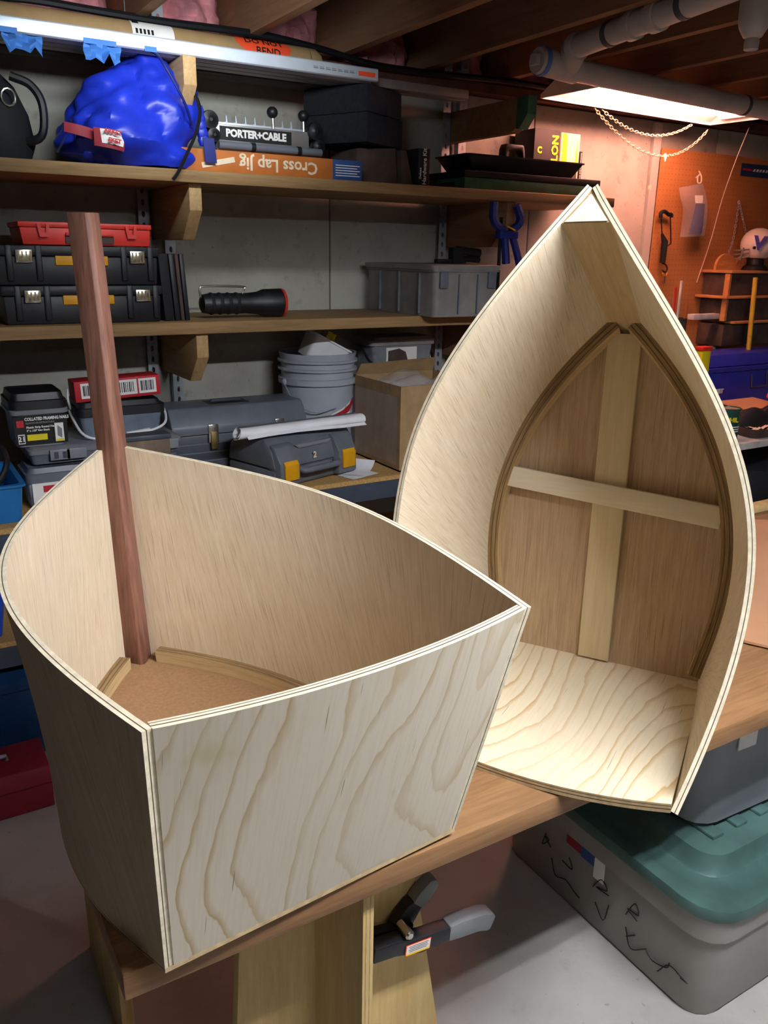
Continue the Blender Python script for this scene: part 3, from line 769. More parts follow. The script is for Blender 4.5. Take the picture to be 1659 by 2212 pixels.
patch('red_stripe', 'red_fabric', [(138, 262), (212, 282), (212, 306), (138, 284)], -.128, t)
lb = patch('label_border', 'red_fabric', [(202, 274), (272, 286), (268, 328), (204, 314)], -.155, t)
patch('label_panel', 'white_print', [(207, 276), (270, 288), (266, 318), (210, 307)], -.155, lb, 6, .002)
for s, x, y in (('ARKET', 240, 287), ('SKET', 244, 306)):
    p = bagpt(x, y, -.155)+Vector((0, -.0155, 0)); text('lettering', s, .016, 'red_print', lb, p+Vector((0, -.006, 0)), (PI/2, math.radians(8), 0), .0004, .0008)
# orange jig box
pa, pb = at(388, 372, 2.655), at(782, 387, 2.655)
t = thing('jig_box', 'flat orange cardboard box printed Cross Lap Jig upside down', 'box', (pa.x, 2.655, ZU)); wj = pb.x-pa.x; hj = .066
MB().box(0, 0, .001, wj*.825, .16, hj).build('box_body', 'orange_card', t, bevel=.002)
MB().box(wj*.825, 0, .001, wj, .16, hj).build('blue_end', 'blue_print', t, bevel=.002)
text('lettering', 'Cross Lap Jig', .052, 'cream_print', t, (wj*.52, -.0008, hj*.5), (PI/2, PI, 0), .0003, .0012)
mb = MB()
for k in range(5): mb.box(wj*.84, -.0008, .015+.008*k, wj*.985-.01*(k % 2), 0, .0175+.008*k)
mb.build('fine_print', 'white_print', t)
tp_ = MB().cbox((0, -.001, 0), (.11, .0014, .016), 0, Matrix.Translation((.125, 0, hj*.45)) @ Matrix.Rotation(math.radians(-12), 4, 'Y')).build('paper_strip', 'cream_print', t)
# dovetail jig on the box
zj = ZU+hj+.001; Yj = 2.735
J = lambda px, py, Y=Yj: at(px, py, Y)
ja, jb = J(470, 330), J(690, 340)
t = thing('dovetail_jig', 'aluminium dovetail jig with comb fingers and black knobs on the orange box', 'jig', (ja.x, Yj, zj)); jo = Vector(t.location); jw = jb.x-ja.x
MB().box(0, .0, .001, jw, .075, .034).build('base_bar', 'dull_aluminium', t, bevel=.003)
MB().tube([(-.0, -.012, .022), (jw, -.012, .022)], .0125, 12).build('clamp_bar', 'grey_plastic', t)
for f in (.3, .75): MB().tube([(jw*f, -.012, .022), (jw*f+.014, -.012, .022)], .0145, 12).build('bar_collar', 'black_plastic', t)
pz0, pz1 = .036, .082
MB().box(-.005, .006, pz0, jw*.9, .014, pz1+.004).build('face_plate', 'dull_aluminium', t, bevel=.001)
MB().box(.012, .0035, pz0+.004, jw*.72, .006, pz1-.002).build('name_plate', 'black_print', t)
text('lettering', 'PORTER+CABLE', .031, 'white_print', t, (.012+jw*.36-.006, .003, (pz0+pz1)/2+.001), (PI/2, 0, 0), .0004, .0016, .95)
MB().box(-.01, .03, pz1+.004, jw, .11, pz1+.013).build('template_plate', 'aluminium', t, bevel=.001)
for k in range(11):
    x = -.008+k*(jw-.012)/10.5
    MB().prism([(x, 0), (x+.020, 0), (x+.017, .012), (x+.014, .030), (x+.0115, .033), (x+.0115, .012), (x+.004, .010)], 1, .10, .106).build('comb_finger', 'aluminium', t, (0, 0, pz1+.013))
for (px, py), (px2, py2), nm in (((588, 243), (592, 295), 'lever'), ((655, 251), (657, 325), 'lever')):
    a_, b_ = J(px, py, Yj+.02)-jo, J(px2, py2, Yj+.02)-jo
    l = MB().tube([b_, a_], .0042, 8).build('lever_rod', 'chrome', t); MB().sphere(a_, .0185, 14).build('ball_knob', 'black_plastic', l)
for px, py, r_ in ((455, 258, .028), (463, 291, .022), (683, 284, .029), (690, 317, .023)):
    c = J(px, py, Yj-.005)-jo
    mb = MB().lathe([(r_*.5, .03), (r_*.96, .028), (r_, .02), (r_, .004), (r_*.94, 0), (r_*.35, -.002), (r_*.2, -.006)], 22, c, 0, Matrix.Rotation(PI/2, 4, 'X') @ Matrix.Scale(-1, 4, (0, 0, 1)))
    mb.build('clamp_knob', 'black_plastic', t)
# dark timber offcuts, book, foam blocks
ba, bb = at(700, 384, 2.665), at(800, 384, 2.665)
tag(MB().prism([(0, 0), (bb.x-ba.x, 0), (bb.x-ba.x-.012, .125), (.012, .115)], 1, 0, .2).build('dark_block', 'dark_wood', None, (pb.x+.006, 2.72, ZU), bevel=.003), 'dark wooden block under the black foam, right of the orange box', 'block')
xw = pb.x+.006+bb.x-ba.x+.004
bk0, bk1 = at(840, 386, 2.67), at(874, 386, 2.67)
tag(MB().prism([(0, 0), (.05, 0), (.018, .118), (-.004, .118)], 1, 0, .16).build('dark_offcut', 'dark_wood', None, (xw, 2.70, ZU), bevel=.002), 'dark leaning wooden offcut between the block and the black book', 'offcut')
bxs = max(bk0.x, xw+.056)
t = thing('book', 'slim black book reading Hardware Kit on its spine', 'book', (bxs, 2.68, ZU))
MB().box(0, 0, .0, .05, .17, .128).build('cover', 'black_print', t, bevel=.002)
text('lettering', 'Hardware Kit', .023, 'white_print', t, (.027, -.0008, .068), (PI/2, -PI/2, 0), .0003, .0004, .95)
text('lettering', 'Deluxe', .013, 'white_print', t, (.009, -.0008, .045), (PI/2, -PI/2, 0), .0003, .0002)
C = at(799, 303, 2.645); zf = ZU+.130
for k, (z, sc, lab) in enumerate(((zf, 1, 'lower black foam block of the two stacked beside the jig'), (zf+.0945, .95, 'upper black foam block of the two stacked beside the jig'))):
    mb = MB().box(0, 0, 0, .235*sc, .27, .094 if k == 0 else .086)
    o = mb.build('foam_block', 'foam_black', None, (C.x-.002, 2.66, z), (0, 0, math.radians(27)), bevel=.004)
    tag(o, lab, 'foam block', 'black foam blocks')
ta_ = at(872, 388, 2.70)
mb = MB().box(0, 0, .0, .15, .05, .012)
o = mb.build('tool_body', 'black_plastic', None, (bxs+.062, 2.70, ZU), (0, 0, .05), bevel=.003); o.name = 'flat_tool'
tag(o, 'flat black tool lying on the upper shelf beside the slotted post', 'tool')
MB().prism([(.01, .012), (.15, .012), (.15, .032), (.10, .024)], 1, .01, .04).build('tool_handle', 'black_plastic', o)
# right end of the upper shelf: case, tray, manuals
ga, gb_ = at(1000, 410, 2.66), at(1245, 414, 2.66)
ga = at(1003, 405, 2.655); gx = ga.x
t = thing('flat_case', 'flat dark green case under the black tray on the upper shelf', 'case', (gx, 2.655, ZU)); gw = 2.62-gx
MB().box(0, 0, .001, gw, .25, .042).build('case_base', 'green_paint', t, bevel=.003)
MB().box(-.003, -.003, .043, gw+.003, .253, .066).build('case_lid', 'black_soft', t, bevel=.003)
t = thing('tool_tray', 'open black plastic tool tray with a raised carry handle', 'tray', (gx+gw*.47, 2.785, ZU+.067))
W_, D_ = gw*.86, .21
ro = tub_rings([(W_*.86, D_*.8, .015, 0), (W_, D_, .015, .055), (W_+.012, D_+.012, .018, .055), (W_+.012, D_+.012, .018, .060)])
ri = tub_rings([(W_-.006, D_-.006, .013, .060), (W_*.86-.006, D_*.8-.006, .013, .004)])
MB().loft(ro+ri, 0, True, True, True).build('tray_body', 'black_plastic', t)
hd = [(-.055, .004), (-.05, .10), (-.042, .118), (.042, .118), (.05, .10), (.062, .004), (.046, .004), (.036, .085), (.028, .095), (-.028, .095), (-.036, .085), (-.04, .004)]
MB().prism(hd, 1, -.02, .02).build('carry_handle', 'black_plastic', t, bevel=.004)
ma = at(1147, 345, 2.93); mh = at(1175, 280, 2.93).z-ZU
t = thing('manual_box', 'black boxed set with yellow lettering behind the tray', 'box', (ma.x, 2.915, ZU))
MB().box(0, 0, 0, at(1205, 300, 2.93).x-ma.x, .13, mh).build('box_body', 'black_print', t, bevel=.002)
bw = at(1205, 300, 2.93).x-ma.x
text('lettering', 'ILLON', .05, 'yellow_print', t, (bw-.025, -.001, mh*.68), (PI/2, -PI/2, 0), .0004, .002)
text('lettering', 'C', .035, 'yellow_print', t, (.03, -.001, mh*.70), (PI/2, 0, 0), .0004, .002)
mx = ma.x+bw+.004
t = thing('paperback', 'pale and yellow paperback standing right of the black boxed set', 'book', (mx, 2.912, ZU)); pw = at(1258, 300, 2.9).x-mx
MB().box(0, 0, 0, pw, .10, mh*.98).build('cover', 'cream_print', t, bevel=.001)
MB().prism([(pw*.1, mh*.55), (pw*.35, mh*.55), (pw*.3, mh*.97), (pw*.05, mh*.97)], 1, -.001, 0).build('yellow_panel', 'yellow_print', t)
MB().prism([(pw*.55, mh*.1), (pw*.95, mh*.2), (pw*.9, mh*.5), (pw*.65, mh*.45)], 1, -.001, 0).build('dark_picture', 'dark_wood', t)
MB().prism([(pw*.8, mh*.55), (pw*.95, mh*.5), (pw*.85, mh*.9)], 1, -.001, 0).build('yellow_panel', 'yellow_print', t)
sx0 = mx+pw+.004
t = thing('thin_manual', 'thin black manual with a narrow printed spine at the shelf end', 'book', (sx0, 2.910, ZU))
MB().box(0, 0, 0, .014, .12, .205).build('cover', 'black_print', t, bevel=.001)
text('lettering', 'REPAIR AND MAINTENANCE', .009, 'white_print', t, (.007, -.0008, .14), (PI/2, -PI/2, 0), .0002)
text('lettering', 'N', .014, 'yellow_print', t, (.007, -.0008, .025), (PI/2, -PI/2, 0), .0002, .001)
# ================================================================== lower timber shelf
def latch(parent, x, z, w_=.045, h_=.034, m='chrome'):
    mb = MB().box(x-w_/2, -.011, z-h_/2, x+w_/2, -.004, z+h_/2); o = mb.build('latch', m, parent, bevel=.002)
    for k in range(4): MB().box(x-w_/2+.006+k*w_*.235, -.0125, z-h_*.35, x-w_/2+.006+k*w_*.235+.004, -.0108, z+h_*.38).build('latch_rib', 'brass_dark', o)
    return o
def toolbox(label, xa, y, z, w_, d_, h_, l1, l2, ya, yb):
    t = thing('toolbox', label, 'toolbox', (xa, y, z), group='black toolboxes')
    MB().prism([(.004, 0), (w_-.004, 0), (w_, h_*.72), (0, h_*.72)], 1, 0, d_).build('body', 'black_plastic', t, bevel=.004)
    MB().box(-.006, -.006, h_*.73, w_+.006, d_+.004, h_-.001).build('lid', 'black_plastic', t, bevel=.006)
    for a in (l1, l2):
        for s in (-1, 1): MB().box(a+s*.040-.009, -.008, h_*.1, a+s*.040+.009, .002, h_*.99).build('corner_rib', 'black_plastic', t, bevel=.003)
        latch(t, a, h_*.72, .046, .036)
    MB().box(ya, -.006, h_*.50, yb, .002, h_*.74).build('yellow_bar', 'tool_yellow', t, bevel=.002)
    return t
yT = 2.668
X = lambda px, py, Y=yT: at(px, py, Y).x
hb = .112
xa = X(12, 690)
toolbox('lower of the two black toolboxes with yellow bars and steel latches', xa, yT, ZM+.001, X(350, 690)-xa, .26, hb, X(70, 640)-xa, X(308, 640)-xa, X(137, 657)-xa, X(247, 657)-xa)
xa2 = X(-12, 560)
toolbox('upper of the two black toolboxes, under the red case', xa2, yT, ZM+.001+hb+.0005, X(340, 560)-xa2, .26, hb, X(50, 548)-xa2, X(295, 552)-xa2, X(120, 572)-xa2, X(233, 572)-xa2)
rx0, rx1 = X(42, 500, 2.70), X(325, 510, 2.70)
t = thing('parts_case', 'flat red plastic parts case lying on the black toolboxes', 'case', (rx0, 2.70, ZM+.0025+2*hb)); rw = rx1-rx0
MB().prism([(.006, 0), (rw-.004, 0), (rw, .048), (0, .048)], 1, 0, .2).build('body', 'red_plastic', t, bevel=.003)
MB().box(-.004, -.004, .0485, rw+.004, .204, .064).build('lid', 'red_plastic', t, bevel=.004)
for f in (.17, .84): MB().prism([(rw*f-.018, .058), (rw*f-.012, .022), (rw*f+.012, .022), (rw*f+.018, .058), (rw*f+.008, .058), (rw*f+.006, .034), (rw*f-.006, .034), (rw*f-.008, .058)], 1, -.010, -.004).build('clip', 'red_plastic', t)
MB().box(rw*.33, -.006, .006, rw*.7, -.0005, .026).build('handle_recess', 'dark_wood', t)
MB().box(rw*.33, -.012, .026, rw*.7, 0, .036).build('handle', 'red_plastic', t, bevel=.003)
# slim black blade cases leaning together
lx = X(358, 680)
CW = [('leftmost slim black case leaning against the toolboxes', .030, 'black_soft'), ('second slim black case leaning right of the toolboxes', .016, 'black_plastic'), ('narrow grey-edged slim case in the leaning row', .011, 'dark_wood'), ('rightmost slim black case in the leaning row', .014, 'black_plastic')]
xx = X(352, 690)+.012
for lab, w_, m in CW:
    o = MB().box(0, 0, 0, w_, .24, .205).build('slim_case', m, None, (xx, 2.68, ZM+.001), (0, math.radians(-3.5), 0), bevel=.002)
    tag(o, lab, 'case', 'slim cases leaning on the shelf'); xx += w_+.0035
# lantern torch lying on its side
fx = max(X(438, 670, 2.72), xx+.012); fw_ = X(616, 670, 2.72)-fx
t = thing('flashlight', 'black hand lamp with a red-rimmed head lying beside the slim cases', 'flashlight', (fx, 2.74, ZM))
mR = Matrix.Rotation(PI/2, 4, 'Y')
MB().lathe([(.018, 0), (.030, .006), (.034, .03), (.034, fw_*.55), (.038, fw_*.68), (.046, fw_*.75), (.048, fw_*.96), (.044, fw_*.97)], 24, (0, 0, .0485), 0, mR).build('barrel', 'black_plastic', t)
MB().lathe([(.047, fw_*.968), (.0485, fw_*.975), (.047, fw_), (.040, fw_)], 24, (0, 0, .0485), 0, mR).build('head_rim', 'red_plastic', t)
for k in range(4): MB().lathe([(.035, fw_*(.10+.1*k)), (.037, fw_*(.12+.1*k)), (.035, fw_*(.14+.1*k))], 20, (0, 0, .0485), 0, mR, False).build('grip_ring', 'black_soft', t)
MB().tube(spline([(.005, 0, .06), (.0, 0, .095), (.02, 0, .105), (fw_*.5, 0, .103), (fw_*.52, 0, .095), (fw_*.5, 0, .08)], 5), .0035, 6).build('wire_handle', 'chrome', t)
# tote with lid at the shelf end
tx0 = at(936, 685, 2.52).x; tw_ = .30; td_ = .50; th_ = at(940, 572, 2.52).z-ZM
t = thing('lidded_tote', 'grey lidded plastic tote overhanging the lower timber shelf', 'tote', (tx0+tw_/2, 2.52+td_/2, ZM+.001))
MB().loft(tub_rings([(tw_-.02, td_-.02, .02, 0), (tw_-.012, td_-.012, .02, th_*.86), (tw_, td_, .02, th_*.865), (tw_, td_, .02, th_*.9)]), 0, True, True, True).build('body', 'tote_grey', t)
MB().loft(tub_rings([(tw_+.008, td_+.008, .02, th_*.9), (tw_+.010, td_+.010, .02, th_*.985), (tw_-.02, td_-.02, .02, th_)]), 0, True, True, True).build('lid', 'tote_grey', t)
for a in (-.36, .36): MB().box(a*tw_-.018, -td_/2-.004, th_*.55, a*tw_+.018, -td_/2+.006, th_*.87).build('latch_lug', 'grey_plastic', t, bevel=.003)
for a in (-.13, .15): MB().box(a*tw_-.002, -td_/2+.001, .01, a*tw_+.002, -td_/2+.008, th_*.82).build('rib', 'grey_plastic', t)
for k in range(3): MB().box(-tw_/2-.001, -td_/2+.1+.14*k, .008, -tw_/2+.008, -td_/2+.104+.14*k, th_*.84).build('rib', 'grey_plastic', t)
# caulking gun style tool on the tote
zt_ = ZM+.002+th_
g0 = at(1010, 520, 2.80)
t = thing('trigger_clamp', 'black trigger clamp with two grips lying on the lidded tote', 'clamp', (g0.x-.06, 2.80, zt_))
MB().box(-.09, -.012, .0, .05, .012, .016).build('bar', 'black_plastic', t, bevel=.002)
MB().box(-.02, -.02, .0, .03, .02, .06).build('housing', 'black_soft', t, bevel=.006)
MB().tube([(.01, 0, .052), (.12, 0, .040)], [.015, .017], 10).build('grip', 'black_plastic', t)
MB().tube([(.01, 0, .022), (.12, .0, .014)], [.012, .012], 10).build('trigger', 'black_plastic', t)
# blue clamp hanging from the shelf
cy_ = 2.60
K = lambda px, py, Y=cy_: at(px, py, Y)
t = thing('bar_clamp', 'dark blue bar clamp hanging open under the right end of the upper shelf', 'clamp', K(1095, 500)); ko = Vector(t.location)
def flat(name, m, pts, r_, th_=.012):
    P = [Vector(p)-ko for p in pts]; return MB().tube(spline(P, 5), r_, 8).build(name, m, t)
flat('jaw', 'blue_nylon_dark', [K(1068, 436), K(1066, 470), K(1074, 487), K(1088, 497)], .016)
flat('jaw', 'blue_nylon_dark', [K(1116, 443), K(1124, 470), K(1118, 487), K(1104, 497)], .016)
MB().cbox((0, 0, -.012), (.09, .035, .03)).build('housing', 'blue_nylon_dark', t, bevel=.006)
MB().cbox((0, -.019, .012), (.045, .004, .006), 0, Matrix.Rotation(math.radians(20), 4, 'Y')).build('yellow_trim', 'tool_yellow', t)
flat('handle', 'blue_nylon_dark', [K(1090, 515), K(1092, 545), K(1093, 570)], .015)
flat('handle', 'blue_nylon_dark', [K(1108, 515), K(1116, 545), K(1122, 575)], .014)
q = K(1082, 480, cy_+.01)-ko; q2 = K(1080, 690, cy_+.01)-ko
MB().box(q.x-.006, .006, q2.z, q.x+.006, .012, .05).build('bar', 'black_plastic', t)
# ================================================================== steel shelf: tubs, boxes, bucket
def tub(name, label, cat, x, y, z, w_, d_, h_, body, lid, lidh=.022, grp=None, tint=None):
    t = thing(name, label, cat, (x, y, z), group=grp)
    MB().loft(tub_rings([(w_*.88, d_*.88, .018, 0), (w_*.97, d_*.97, .02, h_-lidh), (w_*.97, d_*.97, .02, h_-lidh+.002)]), 0, True, True, True).build('body', body, t)
    l = MB().loft(tub_rings([(w_*.98, d_*.98, .02, h_-lidh-.014), (w_*1.03, d_*1.03, .024, h_-lidh-.012), (w_*1.03, d_*1.03, .024, h_-lidh*.55), (w_*.96, d_*.96, .02, h_-lidh*.5), (w_*.9, d_*.9, .018, h_), (w_*.86, d_*.86, .016, h_-.003), (w_*.82, d_*.82, .016, h_-.006)]), 0, True, True, True).build('lid', lid, t)
    return t
z1 = ZL+.001
ya_ = 2.57
c0, c1 = at(57, 1040, ya_).x, at(192, 1040, ya_).x
t = tub('nail_tub', 'white-labelled nail tub with grey lid at the bottom of the left stack', 'tub', (c0+c1)/2+.01, ya_+.075, z1, c1-c0+.02, .17, .128, 'pail_white', 'grey_plastic', .03)
lb = MB().box(-.085, -.0835, .02, .085, -.0805, .085).build('label', 'white_print', t); MB().box(-.055, -.0842, .055, -.02, -.0836, .075).build('red_logo', 'red_print', lb)
zo = z1+.1295
# support case under the organiser, rusty box, organiser
t = thing('grey_case', 'plain grey plastic case under the clear pail on the steel shelf', 'case', (at(300, 1000, 2.62).x, 2.73, z1)); sw = .24
MB().loft(tub_rings([(sw, .26, .015, 0), (sw+.006, .266, .015, .125), (sw+.016, .276, .015, .128)]), 0, True, True, True).build('body', 'grey_plastic', t)
o0, o1 = at(60, 960, 2.60).x, at(392, 950, 2.60).x
t = thing('organizer_case', 'wide grey organizer case with clasps under the nail box and pail', 'case', ((o0+o1)/2, 2.745, zo)); ow = o1-o0
MB().loft(tub_rings([(ow-.02, .27, .012, 0), (ow-.008, .282, .015, .030)]), 0, True, True, True).build('body', 'grey_plastic', t)
MB().loft(tub_rings([(ow, .29, .015, .031), (ow+.004, .294, .015, .045), (ow-.02, .27, .015, .052)]), 0, True, True, True).build('lid', 'tote_blue_grey', t)
for x in (-.42, -.32, .3):
    k = MB().box(x*ow-.03+.05, -.156, .012, x*ow+.03+.05, -.1475, .045).build('clasp', 'tote_blue_grey', t, bevel=.003)
    if x == -.42:
        for s in (-1, 1): MB().box(x*ow+.05+s*.012-.006, -.1572, .018, x*ow+.05+s*.012+.006, -.156, .038).build('clasp_slot', 'grey_plastic_dark', k)
zn = zo+.0525
n0, n1 = at(27, 925, 2.62).x, at(149, 925, 2.62).x
t = tub('nail_box', 'square nail box with black lid and printed black label on the organizer', 'tub', (n0+n1)/2, 2.62+.095, zn, n1-n0, .19, .160, 'tote_blue_grey', 'black_plastic', .04)
nw = n1-n0
MB().loft(tub_rings([(nw*1.04, .19*1.04, .02, .098), (nw*1.06, .19*1.06, .022, .101), (nw*1.06, .19*1.06, .022, .111), (nw*1.0, .19, .02, .114)]), 0, True, False, True).build('rim_flange', 'tote_blue_grey', t)
lb = MB().add([(-nw*.46, -.0885, .006), (nw*.47, -.0885, .006), (nw*.485, -.0945, .094), (-nw*.475, -.0945, .094), (-nw*.46, -.0825, .006), (nw*.47, -.0825, .006), (nw*.485, -.0885, .094), (-nw*.475, -.0885, .094)], [(0, 1, 2, 3), (5, 4, 7, 6), (3, 2, 6, 7), (1, 0, 4, 5), (0, 3, 7, 4), (2, 1, 5, 6)]).build('label', 'black_print', t)
tx = lambda s, size, x, z, m='white_print', b=.0003, sx=1, al='LEFT': text('lettering', s, size, m, lb, (x, -.0895-.006*(z/.09)-.001, z), (PI/2-.068, 0, 0), .0002, b, sx, al)
tx('COLLATED FRAMING NAILS', .0125, -nw*.28, .085, b=.0005, sx=.80)
tx('CLAVOS DE ESTRUCTURA', .007, -nw*.27, .073, 'grey_rubber')
tx('Plastic Strip Round Head', .0085, -nw*.26, .060); tx('3" x .120" Ring Shank', .0075, -nw*.26, .050)
MB().box(-nw*.43, -.0960, .062, -nw*.30, -.0925, .082).build('red_logo', 'red_print', lb)
MB().box(-nw*.26, -.0945, .020, nw*.10, -.0905, .038).build('yellow_band', 'yellow_print', lb)
tx('Bright Coated', .0135, -nw*.235, .0295, 'black_print')
f = MB().box(-nw*.42, -.0942, .012, -nw*.30, -.0900, .040).build('number_frame', 'white_print', lb); MB().box(-nw*.41, -.0948, .0145, -nw*.31, -.0935, .0375).build('number_panel', 'black_print', lb)
text('lettering', '21', .021, 'white_print', lb, (-nw*.36, -.0953, .026), (PI/2, 0, 0), .0002, .0006)
MB().box(nw*.24, -.0965, .012, nw*.40, -.0905, .068).build('picture_panel', 'white_print', lb); MB().prism([(nw*.28, .03), (nw*.36, .022), (nw*.37, .050), (nw*.29, .062)], 1, -.0975, -.0925).build('nail_picture', 'grey_rubber', lb)
MB().box(nw*.25, -.0975, .013, nw*.39, -.0925, .019).build('yellow_strip', 'yellow_print', lb)
# clear pail with bail
p0, p1 = at(165, 900, 2.66).x, at(352, 890, 2.66).x
t = tub('clear_pail', 'clear blue-grey pail with black lid and white wire bail', 'pail', (p0+p1)/2+.005, 2.66+.10, zn, p1-p0, .21, .112, 'pail_clear', 'black_plastic', .03)
pw_ = p1-p0
bl_ = [(-pw_*.53, .0, .085), (-pw_*.53, -.06, .06), (-pw_*.47, -.115, .02), (-pw_*.3, -.13, .004), (0, -.132, .012), (pw_*.3, -.13, .018), (pw_*.48, -.115, .035), (pw_*.545, -.06, .065), (pw_*.53, 0, .085)]
b_ = MB().tube(spline(bl_, 6), .0042, 8).build('wire_bail', 'pail_white', t)
MB().tube([(0, -.132, .012), (pw_*.1, -.132, .0135), (pw_*.28, -.130, .0178)], .008, 10).build('bail_grip', 'pail_white', b_)
MB().tube(spline([(-pw_*.52, -.02, .085), (-pw_*.56, -.05, .12), (-pw_*.54, -.03, .15)], 5), .004, 6).build('bail_end', 'pail_white', t)
zr = zn+.113
t = thing('red_box', 'long red box with white barcode labels lying on the clear pail', 'box', (at(163, 850, 2.67).x, 2.675, zr+.001), rot=(0, math.radians(-2), 0))
rbw = at(347, 820, 2.67).x-at(163, 850, 2.67).x
MB().box(0, 0, 0, rbw, .09, .064).build('body', 'red_print', t, bevel=.002)
for f0, f1 in ((.07, .27), (.46, .72), (.74, .95)):
    lb = MB().box(rbw*f0, -.001, .01, rbw*f1, 0, .057).build('label', 'white_print', t)
    mb = MB(); nb = 9
    for k in range(nb): mb.box(rbw*f0+(f1-f0)*rbw*(.12+.78*k/nb), -.0015, .018, rbw*f0+(f1-f0)*rbw*(.12+.78*k/nb)+.0022+.0015*(k % 3 == 0), -.001, .050)
    mb.build('barcode', 'black_print', lb)
t = thing('rusty_tin', 'rust-stained flat tin standing in front of the organizer case', 'tin', (at(266, 970, 2.52).x, 2.50, z1))
rtw = at(364, 960, 2.52).x-at(266, 970, 2.52).x; rth = at(310, 938, 2.52).z-z1
MB().box(0, 0, 0, rtw, .055, rth-.016).build('body', 'rust_box', t, bevel=.003)
MB().box(-.004, -.004, rth-.0155, rtw+.004, .059, rth).build('lid', 'grey_plastic_dark', t, bevel=.003)
# grey toolbox
g0, g1 = at(372, 900, 2.70).x, at(658, 890, 2.70).x
t = thing('grey_toolbox', 'grey plastic toolbox with domed lid and two steel latches', 'toolbox', (g0, 2.70, z1)); gw_ = g1-g0; gh = at(510, 885, 2.70).z-z1
gz = gh*.66
MB().prism([(.012, 0), (gw_-.012, 0), (gw_, gz), (0, gz)], 1, 0, .225).build('body', 'grey_plastic_dark', t, bevel=.005)
for k in range(4): MB().box(.008, -.002, gz*(.18+.2*k), gw_-.008, .003, gz*(.18+.2*k)+.004).build('groove_band', 'grey_plastic', t)
pr = [(-.006, gz+.001), (-.006, gz+.03), (.015, gh-.012), (.035, gh+.012), (.19, gh+.012), (.215, gh-.012), (.231, gz+.03), (.231, gz+.001)]
MB().prism(pr, 0, -.006, gw_+.006).build('lid', 'grey_plastic', t, bevel=.006)
hr = MB().box(gw_*.32, .07, gh+.010, gw_*.62, .15, gh+.0135).build('handle_recess', 'black_plastic', t)
MB().tube([(gw_*.36, .11, gh+.0135), (gw_*.36, .11, gh+.018), (gw_*.58, .11, gh+.018), (gw_*.58, .11, gh+.0135)], .006, 8).build('handle', 'grey_plastic_dark', hr)
for px, py in ((461, 930), (604, 905)):
    x = at(px, py, 2.69).x-g0
    l = MB().box(x-.018, -.014, gz-.028, x+.018, -.005, gz+.036).build('latch', 'chrome', t, bevel=.003)
    MB().box(x-.012, -.02, gz-.05, x+.012, -.012, gz+.012).build('latch_hook', 'brass_dark', l, bevel=.003)
# bucket with swoosh
bc = at(690, 800, 2.885); br_ = .145; bh_ = at(690, 770, 2.885-.14).z-z1
t = thing('bucket', 'grey ribbed plastic bucket with a red and white swoosh', 'bucket', (bc.x, 2.90, z1))
def brd(z): return .128+.016*z/bh_
pr = [(.122, 0), (brd(0), .006), (brd(bh_*.70), bh_*.70), (.152, bh_*.705), (.153, bh_*.76), (brd(bh_*.77), bh_*.765), (brd(bh_*.83), bh_*.83), (.153, bh_*.835), (.153, bh_*.855), (brd(bh_*.86), bh_*.86), (brd(bh_*.91), bh_*.91), (.154, bh_*.915), (.155, bh_*.935), (brd(bh_), bh_*.94), (.149, bh_*.985), (.150, bh_), (.142, bh_), (.139, bh_*.9), (.122, .02)]
MB().lathe(pr, 44).build('body', 'bucket_grey', t)
def swoosh(name, m, pts, rr):
    mb = MB(); G = []
    for xn, za, zb in pts:
        a = -PI/2+xn; G.append([Vector(((brd(z)+rr)*math.cos(a), (brd(z)+rr)*math.sin(a), z)) for z in (za, (za+zb)/2, zb)])
    mb.grid(G); return mb.build(name, m, t)
s0 = bh_*.37
sw1 = swoosh('swoosh', 'white_print', [(-.10, s0+.018, s0+.022), (.05, s0+.004, s0+.030), (.3, s0+.0, s0+.042), (.6, s0+.01, s0+.060), (.95, s0+.03, s0+.085)], .0012)
swoosh('swoosh_red', 'red_print', [(-.02, s0+.019, s0+.021), (.1, s0+.012, s0+.026), (.3, s0+.014, s0+.035), (.6, s0+.024, s0+.052), (.92, s0+.05, s0+.076)], .0022)
swoosh('swoosh', 'white_print', [(.30, s0-.012, s0-.008), (.45, s0-.022, s0+.002), (.7, s0-.018, s0+.014), (1.0, s0-.01, s0+.028)], .0014)
swoosh('swoosh_red', 'red_print', [(.38, s0-.012, s0-.009), (.55, s0-.014, s0+.002), (.8, s0-.006, s0+.014), (1.0, s0, s0+.02)], .0022)
MB().sphere((-.151, -.02, bh_*.73), .014, 10, 0, (.7, 1, 1)).build('handle_boss', 'bucket_grey', t)
MB().tube(spline([(-.155, -.02, bh_*.73), (-.14, -.09, bh_*.55), (-.08, -.14, bh_*.46), (0, -.155, bh_*.5)], 6), .0022, 6).build('wire_handle', 'steel', t)
# small white tub lying in the bucket
zb_ = z1+bh_
t = thing('small_tub', 'white tub tipped over in the grey bucket, holding packets', 'tub', (bc.x+.005, 2.87, zb_-.004), rot=(math.radians(8), math.radians(27), 0))
MB().loft(tub_rings([(.15, .11, .02, -.04), (.165, .12, .022, .05), (.175, .13, .022, .052), (.175, .13, .022, .058), (.155, .112, .02, .057), (.14, .1, .018, .0)]), 0, True, True, True).build('body', 'pail_white', t)
for k, (x, y, m, a) in enumerate(((-.04, 0, 'clear_bag', .2), (.02, .02, 'clear_bag', -.3))):
    P = [[Vector((x+.05*(j/5-.5)+.01*math.sin(i*2+k), y+.03*math.sin(j*1.3+i+k), .04+.055*i/5)) for j in range(6)] for i in range(6)]
    MB().grid(P).build('plastic_packet', m, t)
P = [[Vector((-.012+.034*(j/4-.5), -.025+.008*math.sin(j), .045+.04*i/4)) for j in range(5)] for i in range(5)]
yt = MB().grid(P).build('yellow_tag', 'yellow_print', t)
